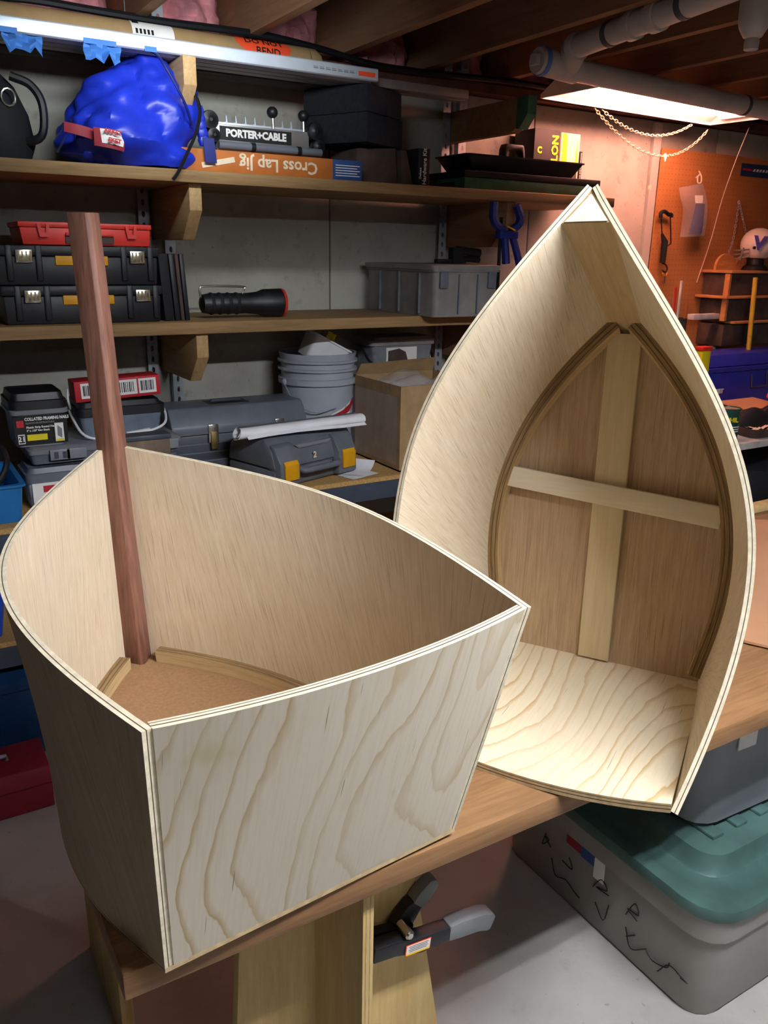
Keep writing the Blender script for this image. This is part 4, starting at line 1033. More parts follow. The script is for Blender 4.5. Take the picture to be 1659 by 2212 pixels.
# cardboard box with bags
b0 = at(862, 1030, 2.455); bt_ = at(868, 836, 2.455).z-z1
t = thing('cardboard_box', 'tall open brown cardboard box with clear bags on top', 'box', (b0.x, 2.455, z1)); bw_, bd_ = .36, .33
mb = MB()
for x0, y0, x1, y1 in ((0, 0, bw_, .005), (0, bd_-.005, bw_, bd_), (0, .005, .005, bd_-.005), (bw_-.005, .005, bw_, bd_-.005)): mb.box(x0, y0, 0, x1, y1, bt_)
mb.box(0, 0, 0, bw_, bd_, .005)
mb.build('carton', 'cardboard', t)
MB().box(.006, .006, bt_*.80, bw_-.006, bd_-.006, bt_*.82).build('packed_contents', 'cardboard_brown', t)
MB().add([(.002, bd_-.004, bt_), (bw_-.002, bd_-.004, bt_), (bw_-.01, bd_-.03, bt_+.055), (.01, bd_-.03, bt_+.045), (.002, bd_-.001, bt_), (bw_-.002, bd_-.001, bt_), (bw_-.01, bd_-.027, bt_+.055), (.01, bd_-.027, bt_+.045)], [(0, 1, 2, 3), (7, 6, 5, 4), (3, 2, 6, 7)]).build('flap', 'cardboard', t)
MB().grid([[Vector((-.0006, .02+.36*j/6, .02+(bt_-.06)*i/6)) for j in range(7)] for i in range(7)]).build('clear_tape', 'clear_bag', t)
for k, (x, y, z_, a, b, c) in enumerate(((.12, .12, bt_-.02, .11, .10, .05), (.27, .10, bt_-.02, .085, .09, .055), (.17, .245, bt_-.02, .13, .07, .055))):
    o = lumpy('plastic_bag', 'clear_bag', None, [(0, 0, 0, a*.7, b*.7), (.02, 0, 0, a, b), (c*.7, 0, 0, a*.8, b*.8), (c*1.2, .01, 0, a*.4, b*.4), (c*1.35, .01, 0, a*.1, b*.1)], 20, .03, k+11, 14)
    o.location = Vector(t.location)+Vector((x, y, z_-.03))
    tag(o, ('crumpled clear plastic bag at the left front of the cardboard box', 'crumpled clear plastic bag at the right front of the cardboard box', 'crumpled clear plastic bag at the back of the cardboard box')[k], 'plastic bag', 'plastic bags in the cardboard box')
# clear tub on a grey pail behind the box
cc = at(848, 765, 2.955)
t = tub('grey_pail', 'plain dark grey pail standing behind the cardboard box', 'pail', cc.x, 2.945, z1, .23, .16, .315, 'grey_plastic_dark', 'grey_plastic', .02)
t = tub('clear_tub', 'clear smoky tub with a torn picture label and black bail on the grey pail', 'tub', cc.x, 2.945, z1+.316, at(916, 760, 2.88).x-at(778, 760, 2.88).x, .16, at(848, 728, 2.88).z-(z1+.316), 'clear_tub', 'tote_grey', .02)
cw = at(916, 760, 2.88).x-at(778, 760, 2.88).x
ch_ = at(848, 728, 2.88).z-(z1+.316)
lb = MB().box(-cw*.28, -.0795, ch_*.12, cw*.20, -.0765, ch_*.66).build('label', 'white_print', t)
MB().prism([(-cw*.25, ch_*.2), (cw*.06, ch_*.2), (cw*.02, ch_*.5), (-cw*.08, ch_*.62), (-cw*.25, ch_*.55)], 1, -.0805, -.0795).build('label_picture', 'dark_wood', lb)
MB().tube(spline([(-cw*.52, 0, ch_*.7), (-cw*.5, -.07, ch_*.2), (-cw*.3, -.095, ch_*.05), (0, -.10, ch_*.04), (cw*.35, -.095, ch_*.06), (cw*.5, -.06, ch_*.25), (cw*.52, 0, ch_*.7)], 6), .0055, 8).build('bail', 'black_plastic', t)
# drill case
dl = atz(590, 1052, z1)
DR = math.radians(17)
t = thing('drill_case', 'grey plastic drill case with orange-yellow latches and handle', 'case', (dl.x-.015, dl.y-.055, z1), DR)
dw, dd, dh = .385, .25, .165
MB().prism([(.012, .0), (dd-.01, 0), (dd, dh*.40), (.0, dh*.40)], 0, 0, dw).build('case_base', 'grey_case', t, bevel=.012)
MB().prism([(.0, dh*.41), (dd, dh*.41), (dd-.01, dh*.75), (dd-.045, dh), (.055, dh), (.02, dh*.8)], 0, 0, dw).build('case_lid', 'grey_case', t, bevel=.012)
for f in (.13, .83):
    MB().prism([(-.022, dh*.08), (.03, dh*.02), (.05, dh*.5), (.035, dh*.92), (.012, dh*.86), (-.020, dh*.55)], 0, dw*f-.045, dw*f+.045).build('corner_block', 'grey_case', t, bevel=.008)
    l = MB().prism([(-.030, dh*.20), (-.022, dh*.20), (-.020, dh*.6), (-.030, dh*.52)], 0, dw*f-.030, dw*f+.030).build('latch', 'tool_yellow', t, bevel=.002)
MB().tube(spline([(dw*.25, -.004, dh*.38), (dw*.27, -.03, dh*.36), (dw*.35, -.036, dh*.36), (dw*.62, -.036, dh*.36), (dw*.69, -.03, dh*.36), (dw*.71, -.004, dh*.38)], 5), .011, 10).build('carry_handle', 'grey_case', t)
MB().prism([(dw*.3, 0), (dw*.66, 0), (dw*.70, .012), (dw*.26, .012)], 1, .0, .02).build('top_plate', 'tote_blue_grey', t, (0, .012, dh*.76), bevel=.002)
text('lettering', '2', .03, 'cream_print', t, (dw*.46, -.0015, dh*.58), (PI/2, 0, 0), .0008, .001)
MB().box(-.002, -.0, 0, .028, .016, .001).build('orange_sticker', 'tool_yellow', t, (.05, .075, dh+.0008))
# paper roll and loose sheets
pz = z1+dh+.025
pA, pB = at(512, 940, 2.50), at(780, 925, 2.565)
pA.z = pz; pB.z = pz
t = thing('paper_roll', 'loosely rolled white drawing sheets lying on the drill case', 'paper', (pA+pB)/2, math.atan2(pB.y-pA.y, pB.x-pA.x)); pl = (pB-pA).length
mb = MB(); G = []
for i in range(34):
    a = i/33*4.6*PI; rr = .011+.0145*i/33
    G.append([Vector((-pl/2+pl*j+(.01*math.sin(a) if j == 0 else 0), rr*1.35*math.cos(a-.4), rr*.86*math.sin(a-.4)-.002)) for j in (0, 1)])
mb.grid(G); mb.build('rolled_sheet', 'paper', t)
mb = MB().grid([[Vector((-pl/2+.02+pl*.95*j/5, -.028-.012*i/3, -.0085-.008*i/3+.004*math.sin(j))) for j in range(6)] for i in range(4)])
mb.build('loose_edge', 'paper', t)
ps = atz(790, 1030, z1)
for k, (dx, dy, r_, lab) in enumerate(((0, 0, .3, 'white paper sheet on the steel shelf beside the drill case'), (.015, .03, .7, 'curled white paper sheet lying over the other at the shelf edge'))):
    G = [[Vector((.13*(j/6-.5), .10*(i/6-.5), .0008+.003*k+.035*k*max(0, (j/6-.55))**2*4)) for j in range(7)] for i in range(7)]
    o = MB().grid(G).build('paper_sheet', 'paper', None, (ps.x-.01+dx, max(ps.y+.05, 2.5)+dy, z1), (0, 0, r_)); tag(o, lab, 'paper', 'loose sheets on the steel shelf')
# ================================================================== far left blue things
bx1 = at(64, 1078, 2.45).x
t = thing('open_blue_case', 'open light blue plastic case at the left end of the steel shelf', 'case', (bx1-.19, 2.62, z1))
ro = tub_rings([(.34, .28, .02, 0), (.36, .30, .02, .105), (.375, .315, .02, .105), (.375, .315, .02, .112)]); ri = tub_rings([(.345, .285, .02, .112), (.325, .265, .02, .01)])
MB().loft(ro+ri, 0, True, True, True).build('tray', 'blue_plastic', t)
MB().box(-.17, .145, .113, .125, .165, .30).build('raised_lid', 'blue_plastic', t, (0, 0, 0), (math.radians(-6), 0, 0), bevel=.008)
MB().tube([Vector((.07+.085*math.cos(a*PI/12), -.06+.05*math.sin(a*PI/12), .14+.07*math.sin(a*PI/12+.5))) for a in range(24)], .009, 8, 0, False, True).build('coiled_hose', 'black_cable', t)
MB().sphere((.05, .0, .1), .06, 12, 0, (1, .8, .7)).build('round_fitting', 'blue_plastic', t)
# bottom shelf and floor
t = thing('blue_crate', 'bright blue plastic crate on the bottom steel shelf', 'crate', (.05, 2.62, .401))
MB().loft(tub_rings([(.30, .30, .02, 0), (.34, .34, .02, .15), (.355, .355, .02, .152), (.355, .355, .02, .165), (.33, .33, .02, .165), (.29, .29, .02, .01)]), 0, True, True, True).build('body', 'blue_bright', t)
t = thing('navy_tote', 'dark blue tote on the floor under the steel shelving', 'tote', (.10, 2.62, 0))
MB().loft(tub_rings([(.42, .34, .03, 0), (.46, .38, .03, .24)]), 0, True, True, True).build('body', 'navy_plastic', t)
MB().loft(tub_rings([(.48, .40, .03, .241), (.485, .405, .03, .27), (.43, .35, .03, .285)]), 0, True, True, True).build('lid', 'navy_plastic', t)
t = thing('red_toolbox', 'dark red metal toolbox on the floor in the far left shade', 'toolbox', (.13, 2.26, 0))
MB().box(-.2, -.1, 0, .12, .1, .075).build('body', 'red_fabric', t, bevel=.004)
MB().prism([(-.1, .076), (.1, .076), (.08, .12), (-.08, .12)], 0, -.2, .12).build('lid', 'red_fabric', t, bevel=.004)
MB().tube([(-.1, 0, .121), (-.1, 0, .135), (.02, 0, .135), (.02, 0, .121)], .006, 8).build('handle', 'steel', t)
# ================================================================== drain pipes
def pipe(mb, a, b, r_, n=22): return mb.tube([a, b], r_, n)
def collar(a, b, f, w_, r_, name, m, par, o):
    d = (b-a).normalized(); c = a.lerp(b, f)-o
    return MB().tube([c-d*w_/2, c-d*w_/2*.98, c+d*w_/2*.98, c+d*w_/2], [r_*.97, r_, r_, r_*.97], 24).build(name, m, par)
PY = 2.42
pa, pb = at(1196, 142, PY), at(1800, 268, PY)
ey = at(1216, 120, PY-.01)
pB0 = atz(1218, 112, 2.165); pB1 = atz(1560, -20, 2.178); pB1 = pB0+(pB1-pB0)*1.6
t = thing('drain_pipe', 'white plastic drain pipe with a blue-ringed cleanout cap above the shop light', 'pipe', pa); o_ = Vector(pa)
pipe(MB(), Vector((0, 0, 0)), pb-o_, .037).build('long_run', 'pvc', t)
e0 = at(1160, 130, PY); dX = (pb-pa).normalized()
pipe(MB(), e0-o_+dX*.02, Vector((0, 0, 0))+dX*.10, .044).build('wye_fitting', 'pvc', t)
MB().tube([e0-o_+dX*.012, e0-o_+dX*.030], [.046, .046], 24).build('blue_ring', 'cap_blue', t)
cp = MB().tube([e0-o_-dX*.0, e0-o_+dX*.013], [.040, .043], 24).build('cleanout_cap', 'pvc', t)
MB().cbox((0, 0, 0), (.022, .034, .034), 0, Matrix.Translation(e0-o_-dX*.008)).build('square_lug', 'pvc', cp, bevel=.003)
MB().tube(spline([dX*.05, dX*.045+Vector((0, -.03, .02)), pB0-o_+(pB1-pB0).normalized()*.06], 6), .043, 20).build('elbow', 'pvc', t)
collar(pa, pb, .62, .016, .0395, 'strap', 'pvc_strap', t, o_)
t2 = thing('branch_pipe', 'white plastic drain pipe with couplings running between the joists', 'pipe', pB0); o2 = Vector(pB0)
pipe(MB(), (pB1-pB0).normalized()*.05, pB1-o2, .036).build('pipe_run', 'pvc', t2)
Lp = (pB1-pB0).length
def fr_at(px, py):
    q = atz(px, py, 2.17); return (q-pB0).dot((pB1-pB0).normalized())/Lp
for px, py, w_, r_, m, nm in ((1245, 98, .03, .044, 'pvc', 'coupling'), (1340, 75, .022, .0385, 'pvc_strap', 'strap'), (1388, 58, .03, .043, 'pvc', 'coupling'), (1437, 40, .035, .044, 'pvc', 'coupling'), (1500, 18, .022, .0385, 'pvc_strap', 'strap')):
    collar(pB0, pB1, fr_at(px, py), w_, r_, nm, m, t2, o2)
c = at(1628, 60, 1.75)
t = thing('drain_trap', 'white plastic drain trap with a capped bottom at the top right', 'pipe', c)
MB().lathe([(.018, -.028), (.026, -.024), (.040, .0), (.045, .02), (.046, .09), (.041, .095), (.041, .2)], 24).build('trap_body', 'pvc', t)
MB().lathe([(.017, -.058), (.020, -.056), (.021, -.034), (.019, -.031), (.019, -.026)], 12).build('drain_cap', 'pvc', t)
MB().tube(spline([(.03, 0, .03), (.07, 0, .045), (.10, 0, .09), (.11, 0, .2)], 6), .03, 18).build('side_bend', 'pvc', t)
# ================================================================== shop light
LZ = 2.098
L = 1.10
def shop_light(label, loc, rz_, glow, tz_=.033):
    t = thing('shop_light', label, 'lamp', loc, rz_)
    po = [(-.152, 0), (-.152, .014), (-.065, .066), (.065, .066), (.152, .014), (.152, 0)]; pi_ = [(.149, 0), (.149, .012), (.063, .063), (-.063, .063), (-.149, .012), (-.149, 0)]
    MB().prism(po+pi_, 0, -L/2, L/2).build('reflector', 'fixture_white', t)
    for s in (-1, 1):
        MB().prism([(-.150, 0), (-.150, .013), (-.064, .0645), (.064, .0645), (.150, .013), (.150, 0)], 0, s*L/2-.004, s*L/2+.004).build('end_cap', 'fixture_white', t)
        MB().box(s*(L/2-.03)-.012, -.075, .012, s*(L/2-.03)+.012, .075, .062).build('lamp_holder', 'fixture_white', t, bevel=.003)
        MB().tube([(-L/2+.03, s*.042, tz_), (L/2-.03, s*.042, tz_)], .013, 14).build('tube', glow, t)
        MB().tube([(s*.42, 0, .066), (s*.42, 0, 2.2-loc[2])], .002, 6).build('hanging_wire', 'chain_metal', t)
    return t
shop_light('lit white shop light with glowing tubes hanging under the joists', (2.965, 2.685, LZ), math.radians(3.2), 'tube_glow')
shop_light('white shop light hung over the bench front, just out of the picture', (1.0, .0, 2.12), 0, 'tube_cool', .042)
shop_light('added fill light shaped as a white shop light, unseen behind the camera', (.5, -2.2, 2.12), 0, 'tube_rear_fill')  # added frontal fill to even out the boats; no known fixture hangs here
def chain(px0, px1, sagpx, Y, label):
    a, b = at(*px0, Y), at(*px1, Y); s = at(*sagpx, Y); c = s*2-(a+b)/2
    n = 120; P = [a*(1-k/n)**2+c*2*(k/n)*(1-k/n)+b*(k/n)**2 for k in range(n+1)]
    Ls = [0]
    for i in range(n): Ls.append(Ls[-1]+(P[i+1]-P[i]).length)
    def pos(d):
        for i in range(n):
            if Ls[i+1] >= d: return P[i].lerp(P[i+1], (d-Ls[i])/(Ls[i+1]-Ls[i])), (P[i+1]-P[i]).normalized()
        return P[-1], (P[-1]-P[-2]).normalized()
    root = thing('hanging_chain', label, 'chain', a, group='chains under the shop light'); pitch = .0165; m = int(Ls[-1]/pitch); me = None
    link = [Vector((.0115*math.cos(q)*(1.0), .0058*math.sin(q), 0)) for q in [2*PI*j/10 for j in range(10)]]
    for k in range(m):
        p, d = pos((k+.5)*pitch); rot = d.to_track_quat('X', 'Z').to_matrix().to_4x4() @ Matrix.Rotation(PI/2*(k % 2)+.5, 4, 'X')
        if me is None:
            o = MB().tube(link, .0016, 5, 0, False, True).build('chain_link', 'chain_metal', root); me = o.data
        else:
            o = bpy.data.objects.new('chain_link', me); COL.objects.link(o); o.parent = root
        o.matrix_local = Matrix.Translation(p-a) @ rot
    return root
chain((1302, 238), (1496, 268), (1402, 292), 2.80, 'upper of the two slack chains under the shop light')
ch2 = chain((1285, 234), (1532, 277), (1420, 336), 2.835, 'lower slack chain with a small tag under the shop light')
q = at(1437, 340, 2.83)-Vector(ch2.location)
MB().prism([(-.012, .012), (0, .018), (.012, .01), (.004, -.016), (-.002, -.018)], 1, -.001, .001).build('paper_tag', 'white_print', ch2, q)
tag(MB().tube(spline([at(1618, 276, 2.78), at(1590, 345, 2.86), at(1560, 430, 2.95), at(1535, 520, 3.02), at(1505, 610, 3.05)], 6), .0022, 5).build('pull_string', 'hook_white'), 'thin pale string running down from the right end of the shop light', 'string')
# ================================================================== right part of the wall
PT = at(1429, 319, WY-.02); PX = PT.x
N = Nodes('pegboard_holes'); v = N.coord('Object', (1, 1, 1)); sp = N.n('ShaderNodeSeparateXYZ'); N.k.new(v, sp.inputs[0])
def cell(s): return N.math('SUBTRACT', N.math('FRACT', N.math('MULTIPLY', s, 1/.0254)), .5)
fx_, fz_ = cell(sp.outputs[0]), cell(sp.outputs[2])
rr = N.math('SQRT', N.math('ADD', N.math('MULTIPLY', fx_, fx_), N.math('MULTIPLY', fz_, fz_)))
hole = N.ramp(rr, [(.09, 1.0), (.13, 0.0)])
base = N.ramp(N.noise(v, 4, 4), [(.3, hx('#a87040')), (.7, hx('#b97f4a'))])
MATS['pegboard_holes'] = N.done(N.mix(N.math('MULTIPLY', hole, .6), base, hx('#6a4222')), .65, 0, .3)
tag(MB().box(0, 0, -1.15, 1.9, .006, 0).build('pegboard', 'pegboard_holes', None, (PX, WY-.026, PT.z)), 'orange-brown pegboard fixed to the wall behind the shop light', 'pegboard')
structure(MB().box(PX-.055, WY-.019, .0, PX-.004, WY-.001, 2.12).build('trim_1', 'wall_paint'))
for z in (PT.z-.04, PT.z-.6, PT.z-1.1): MB().box(PX, WY-.0195, z-.02, PX+1.9, WY-.001, z+.02).build('furring_strip', 'lumber', bpy.data.objects['trim_1'])
# wall cord with inline switch
cp_ = [at(x, y, WY-.012) for x, y in ((1412, 335), (1409, 370), (1404, 398), (1402, 412), (1398, 470), (1394, 530))]
t = thing('pull_switch', 'thin cord with a small inline switch on the wall left of the pegboard', 'switch', cp_[-1]); wo = Vector(cp_[-1])
MB().tube(spline([p-wo for p in cp_], 5), .002, 6).build('cord', 'tote_grey', t)
MB().sphere(at(1403, 405, WY-.014)-wo, .012, 10, 0, (.8, .7, 1.6)).build('inline_switch', 'cream_print', t)
# hanging plastic bag with a tool
hk = at(1510, 374, WY-.05)
t = thing('hanging_bag', 'clear plastic bag with a dark tool hanging from a white hook on the pegboard', 'bag', at(1500, 515, WY-.08)); ho = Vector(t.location)
q = lambda px, py, Y=WY-.075: at(px, py, Y)-ho
MB().tube(spline([at(1510, 370, WY-.028)-ho, q(1511, 372, WY-.05), q(1515, 382), q(1514, 394), q(1508, 395), q(1507, 384), q(1511, 377), q(1503, 384)], 5), .0035, 6).build('hook', 'hook_white', t)
ol = [(1468, 405), (1470, 430), (1480, 455), (1477, 485), (1470, 512)]; orr = [(1518, 396), (1527, 430), (1528, 455), (1525, 485), (1519, 510)]
rings = []
for k, ((a, b), (c_, d_)) in enumerate(zip(ol, orr)):
    p0, p1 = q(a, b), q(c_, d_); m_ = (p0+p1)/2; hw = (p1-p0).length/2; dp = (.006, .02, .032, .034, .03)[k]
    rings.append([m_+Vector((hw*math.cos(2*PI*j/16)+.004*math.sin(j*3+k), (dp+.006*math.sin(j*2.3+k*1.7))*math.sin(2*PI*j/16), (p1-p0).z*.5*math.cos(2*PI*j/16))) for j in range(16)])
MB().loft(rings, 0, True, True, True).build('clear_bag', 'clear_bag', t)
MB().loft([[q(x, y, WY-.075+dy) for x, y, dy in ((1503, 440, -.01), (1523, 440, -.01), (1523, 440, .01), (1503, 440, .01))], [q(x, y, WY-.075+dy) for x, y, dy in ((1488, 506, -.014), (1516, 506, -.014), (1516, 506, .014), (1488, 506, .014))]], 0, True, True, False).build('tool_in_bag', 'blue_nylon_dark', t, bevel=.004)
MB().loft([[q(x, y, WY-.1) for x, y in ((1501, 422), (1519, 422), (1518, 439), (1502, 439))], [q(x, y, WY-.098) for x, y in ((1501, 422), (1519, 422), (1518, 439), (1502, 439))]], 0, True, True, False).build('label_card', 'white_print', t)
# black hanging tool on the pegboard edge
t = thing('bow_tool', 'black wire-framed hand tool hanging at the left edge of the pegboard', 'tool', at(1434, 600, WY-.06)); so = Vector(t.location)
q = lambda px, py, Y=WY-.055: at(px, py, Y)-so
MB().tube(spline([q(1427, 470), q(1428, 460), q(1436, 457), q(1444, 463), q(1450, 464), q(1450, 470)], 5), .010, 8).build('top_grip', 'black_plastic', t)
MB().tube([q(1428, 468), q(1430, 505)], .0035, 6).build('frame_rod', 'black_plastic', t)
MB().tube([q(1448, 468), q(1449, 502), q(1449, 526), q(1441, 532)], .0035, 6).build('frame_rod', 'black_plastic', t)
MB().tube([q(1430, 505), q(1436, 522), q(1431, 568)], [.006, .017, .014], 10).build('body', 'black_soft', t)
MB().tube(spline([q(1430, 568), q(1438, 572), q(1441, 580), q(1437, 588), q(1431, 584)], 5), .004, 6).build('hook', 'black_plastic', t)
MB().tube(spline([q(1431, 590), q(1437, 596), q(1442, 590), q(1440, 588)], 5), .003, 6).build('ring', 'tool_yellow', t)
MB().tube([q(1437, 594), q(1435, 612)], .004, 6).build('shank', 'dark_wood', t)
# sign
sa = at(1604, 352, WY-.03); sb = at(1604, 380, WY-.03)
t = thing('wall_sign', 'dark sticker sign with red and white print on the pegboard', 'sign', (sa.x, WY-.0285, sb.z)); sh_ = sa.z-sb.z
MB().box(0, 0, 0, .42, .002, sh_).build('panel', 'navy_plastic', t)
MB().prism([(.01, sh_*.48), (.085, sh_*.44), (.085, sh_*.60), (.012, sh_*.62)], 1, -.001, 0).build('red_mark', 'red_print', t)
for k in range(9): MB().prism([(.095+.026*k, sh_*.42), (.111+.026*k, sh_*.42), (.118+.026*k, sh_*.62), (.104+.026*k, sh_*.62)], 1, -.001, 0).build('white_mark', 'white_print', t)
# wooden rack on the wall
RY = 2.90
x0 = at(1518, 576, 3.05).x; RW = .72
t = thing('wooden_rack', 'orange wooden tiered rack with twin rounded tops against the pegboard', 'rack', (x0, RY, 0))
tz = [at(1559, 584, 2.87).z, at(1546, 640, 2.86).z, at(1563, 695, 2.86).z]
for k, (z, y0) in enumerate(zip(tz, (2.86, 2.85, 2.85))):
    xs_ = at((1518, 1503, 1521)[k], (576, 632, 686)[k], 3.045).x-x0
    MB().box(xs_, y0-RY, z-.014, RW, WY-.03-RY, z).build('tier_board', 'rack_wood', t, bevel=.002)
for k in range(2):
    za, zb = tz[k+1]+.001, tz[k]-.017
    MB().box(.012, -.025, za, RW-.02, .145, zb).build('dark_bin', 'dark_wood', t, bevel=.004)
    MB().box(-.004, -.03, za, .011, .0, zb).build('side_post', 'rack_wood', t)
MB().box(.012, -.02, tz[2]-.13, RW-.02, .145, tz[2]-.018).build('dark_bin', 'dark_wood', t, bevel=.004)
for cx_ in (.085, .245):
    pr = [(cx_-.08, 0)]+[(cx_-.08*math.cos(PI*k/14), .012+.07*math.sin(PI*k/14)) for k in range(15)]+[(cx_+.08, 0)]
    MB().prism(pr, 1, .07, .085).build('rounded_back', 'rack_wood', t, (0, 0, tz[0]+.0005))
TZ = .75
for x in (.05, RW-.05): MB().box(x-.012, .05, TZ+.001, x+.012, .075, tz[2]-.017).build('leg', 'table_white', t)
# wall chain
ca, cb = at(1596, 437, WY-.04), 0
cl = [at(1596, 437, WY-.04), at(1590, 480, WY-.04), at(1583, 520, WY-.05), at(1574, 546, WY-.08)]; cr_ = [at(1597, 437, WY-.04), at(1604, 470, WY-.04), at(1611, 500, WY-.05), at(1614, 520, WY-.06)]
for pts_, lab in ((cl, 'left strand of the thin chain hanging on the pegboard above the rack'), (cr_, 'right strand of the thin chain hanging on the pegboard above the rack')):
    root = thing('wall_chain', lab, 'chain', pts_[0], group='wall chain strands'); PP = spline(pts_, 12); acc = 0; nx_ = 0; kk = 0; me = None
    for i in range(len(PP)-1):
        d = (PP[i+1]-PP[i]); l_ = d.length
        while nx_ <= acc+l_:
            p = PP[i]+d*((nx_-acc)/l_); rot = d.normalized().to_track_quat('X', 'Z').to_matrix().to_4x4() @ Matrix.Rotation(PI/2*(kk % 2), 4, 'X')
            if me is None:
                o = MB().tube([Vector((.010*math.cos(2*PI*j/8), .005*math.sin(2*PI*j/8), 0)) for j in range(8)], .0016, 5, 0, False, True).build('chain_link', 'steel', root); me = o.data
            else:
                o = bpy.data.objects.new('chain_link', me); COL.objects.link(o); o.parent = root
            o.matrix_local = Matrix.Translation(p-pts_[0]) @ rot; nx_ += .015; kk += 1
        acc += l_
# mini football helmet
hc = at(1640, 528, 2.90)
t = thing('mini_helmet', 'small white toy football helmet with a purple V on the rack', 'helmet', (hc.x+.03, 2.93, tz[0]), math.radians(-32)); t.scale = (1.45, 1.45, 1.45)
hz = (hc.z-tz[0])/1.45
rings = []
for i in range(1, 13):
    a = PI*i/15; rings.append([Vector((.056*math.sin(a)*math.cos(2*PI*j/22)*1.08, .056*math.sin(a)*math.sin(2*PI*j/22), hz+.058*math.cos(a))) for j in range(22)])
MB().loft(rings, 0, True, True, True).build('shell', 'helmet_white', t)
for k in range(3):
    MB().tube(spline([(-.045, -.045, hz-.018-.012*k), (-.078, -.03, hz-.022-.014*k), (-.082, 0, hz-.022-.014*k), (-.07, .03, hz-.02-.014*k)], 5), .003, 6).build('face_bar', 'tote_grey', t)
MB().tube([(-.066, -.042, hz-.012), (-.072, -.040, hz-.055)], .003, 6).build('face_bar', 'tote_grey', t)
MB().sphere((-.030, -.048, hz-.012), .007, 8, 0, (1, .4, 1)).build('ear_hole', 'black_print', t)
text('lettering', 'V', .062, 'purple_print', t, (-.017, -.0555, hz+.002), (PI/2, math.radians(5), math.radians(-18)), .006, .003)
MB().lathe([(.05, 0), (.042, .012), (.03, .02), (.028, hz-.05)], 18).build('display_base', 'black_plastic', t)
# yellow handled stick standing by the rack
ys = at(1636, 600, 2.75); yb2 = at(1625, 765, 2.72)
t = thing('yellow_tool', 'yellow-handled tool standing upright in front of the wooden rack', 'tool', (yb2.x, 2.73, TZ+.001))
dz = Vector((ys.x-yb2.x, .03, ys.z-TZ))
MB().tube([(0, 0, .02), dz*.25], .012, 10).build('shaft', 'yellow_stick', t); MB().tube([dz*.25, dz*.45], .0145, 10).build('black_collar', 'black_plastic', t); MB().tube([dz*.45, dz], .012, 10).build('handle', 'yellow_stick', t); MB().lathe([(.02, 0), (.018, .02)], 12).build('foot', 'black_plastic', t)
# white table
tf = atz(1612, 957, TZ)
t = thing('work_table', 'white-edged work table under the pegboard covered with clutter', 'table', (0, 0, 0))
MB().box(2.62, tf.y, TZ-.03, 5.2, 2.99, TZ).build('table_top', 'table_white', t, bevel=.003)
for x in (2.70, 5.1):
    for y in (tf.y+.06, 2.93): MB().box(x-.02, y-.02, 0, x+.02, y+.02, TZ-.03).build('leg', 'shelf_steel', t)
MB().box(2.62, 2.97, TZ-.3, 5.2, 2.99, TZ-.03).build('back_rail', 'dark_wood', t)
Z = TZ+.001
def onT(px, py): return atz(px, py, Z)
p = at(1575, 890, 2.27)
t = thing('green_can', 'green tin can with yellow HIL lettering on the cluttered table', 'can', (p.x, 2.27, Z))
hcn = .135; MB().lathe([(.047, 0), (.049, .003), (.047, .008), (.047, hcn-.010), (.050, hcn-.004), (.050, hcn), (.046, hcn), (.045, hcn-.004)], 28).build('can_body', 'can_green', t)
for k, z in enumerate((.035, .045, .055)): MB().lathe([(.0474, z), (.0476, z+.001), (.0476, z+.0035), (.0474, z+.0045)], 28, (0, 0, 0), 0, None, False).build('print_band', 'white_print', t)
MB().lathe([(.0455, hcn-.004), (.030, hcn-.003), (.001, hcn-.003)], 28, (0, 0, 0), 0, None, False).build('can_lid', 'chain_metal', t)
text('lettering', 'HIL', .026, 'yellow_print', t, (-.0195, -.0425, .088), (PI/2, 0, math.radians(-25)), .0035, .001)
p = onT(1625, 835)
t = thing('parts_bin', 'indigo plastic parts bin with hinged rim on the cluttered table', 'bin', (at(1530, 800, 2.62).x, 2.62, Z)); cwid = .75; chh = at(1600, 765, 2.62).z-Z
MB().prism([(.01, 0), (.20, 0), (.22, chh*.72), (-.0, chh*.72)], 0, 0, cwid).build('body', 'indigo_plastic', t, bevel=.006)
MB().prism([(-.008, chh*.73), (.228, chh*.73), (.228, chh*.8), (-.008, chh*.8)], 0, -.006, cwid+.006).build('rim', 'indigo_plastic', t, bevel=.004)
MB().prism([(.0, chh*.81), (.22, chh*.81), (.21, chh), (.03, chh)], 0, .0, cwid).build('lid', 'indigo_plastic', t, bevel=.006)
text('lettering', 'MARKET', .03, 'white_print', t, (.075, -.004+.005, chh*.42), (PI/2+.06, 0, 0), .003, .001)
MB().tube([(.33, -.006, chh*.66), (.33, -.014, chh*.45), (.45, -.014, chh*.45), (.45, -.006, chh*.68)], .004, 6).build('wire_handle', 'chrome', t)
p = at(1525, 790, 2.55)
t = thing('spice_tin', 'yellow tin with a pink-red lid beside the indigo bin', 'tin', (at(1522, 770, 2.55).x, 2.56, Z)); sth = at(1526, 748, 2.56).z-Z
MB().prism([(-.03, 0), (.03, 0), (.03, sth-.02), (-.03, sth-.02)], 1, -.02, .02).build('tin_body', 'yellow_print', t, bevel=.003)
MB().box(-.033, -.023, sth-.0195, .036, .023, sth).build('lid', 'red_plastic', t, bevel=.003)
MB().sphere((.005, -.0205, sth*.55), .017, 10, 0, (1, .08, 1.2)).build('round_logo', 'white_print', t)
p = onT(1610, 860)
t = thing('scrap_box', 'flattened tan cardboard box lying on the table behind the green can', 'box', (at(1588, 840, 2.49).x, 2.44, Z))
MB().box(0, 0, 0, .30, .16, .075).build('carton', 'cardboard_tan', t, bevel=.003); MB().box(-.01, -.03, .0755, .28, .15, .079).build('flap', 'cardboard_tan', t, (0, 0, .0), (math.radians(4), 0, 0))
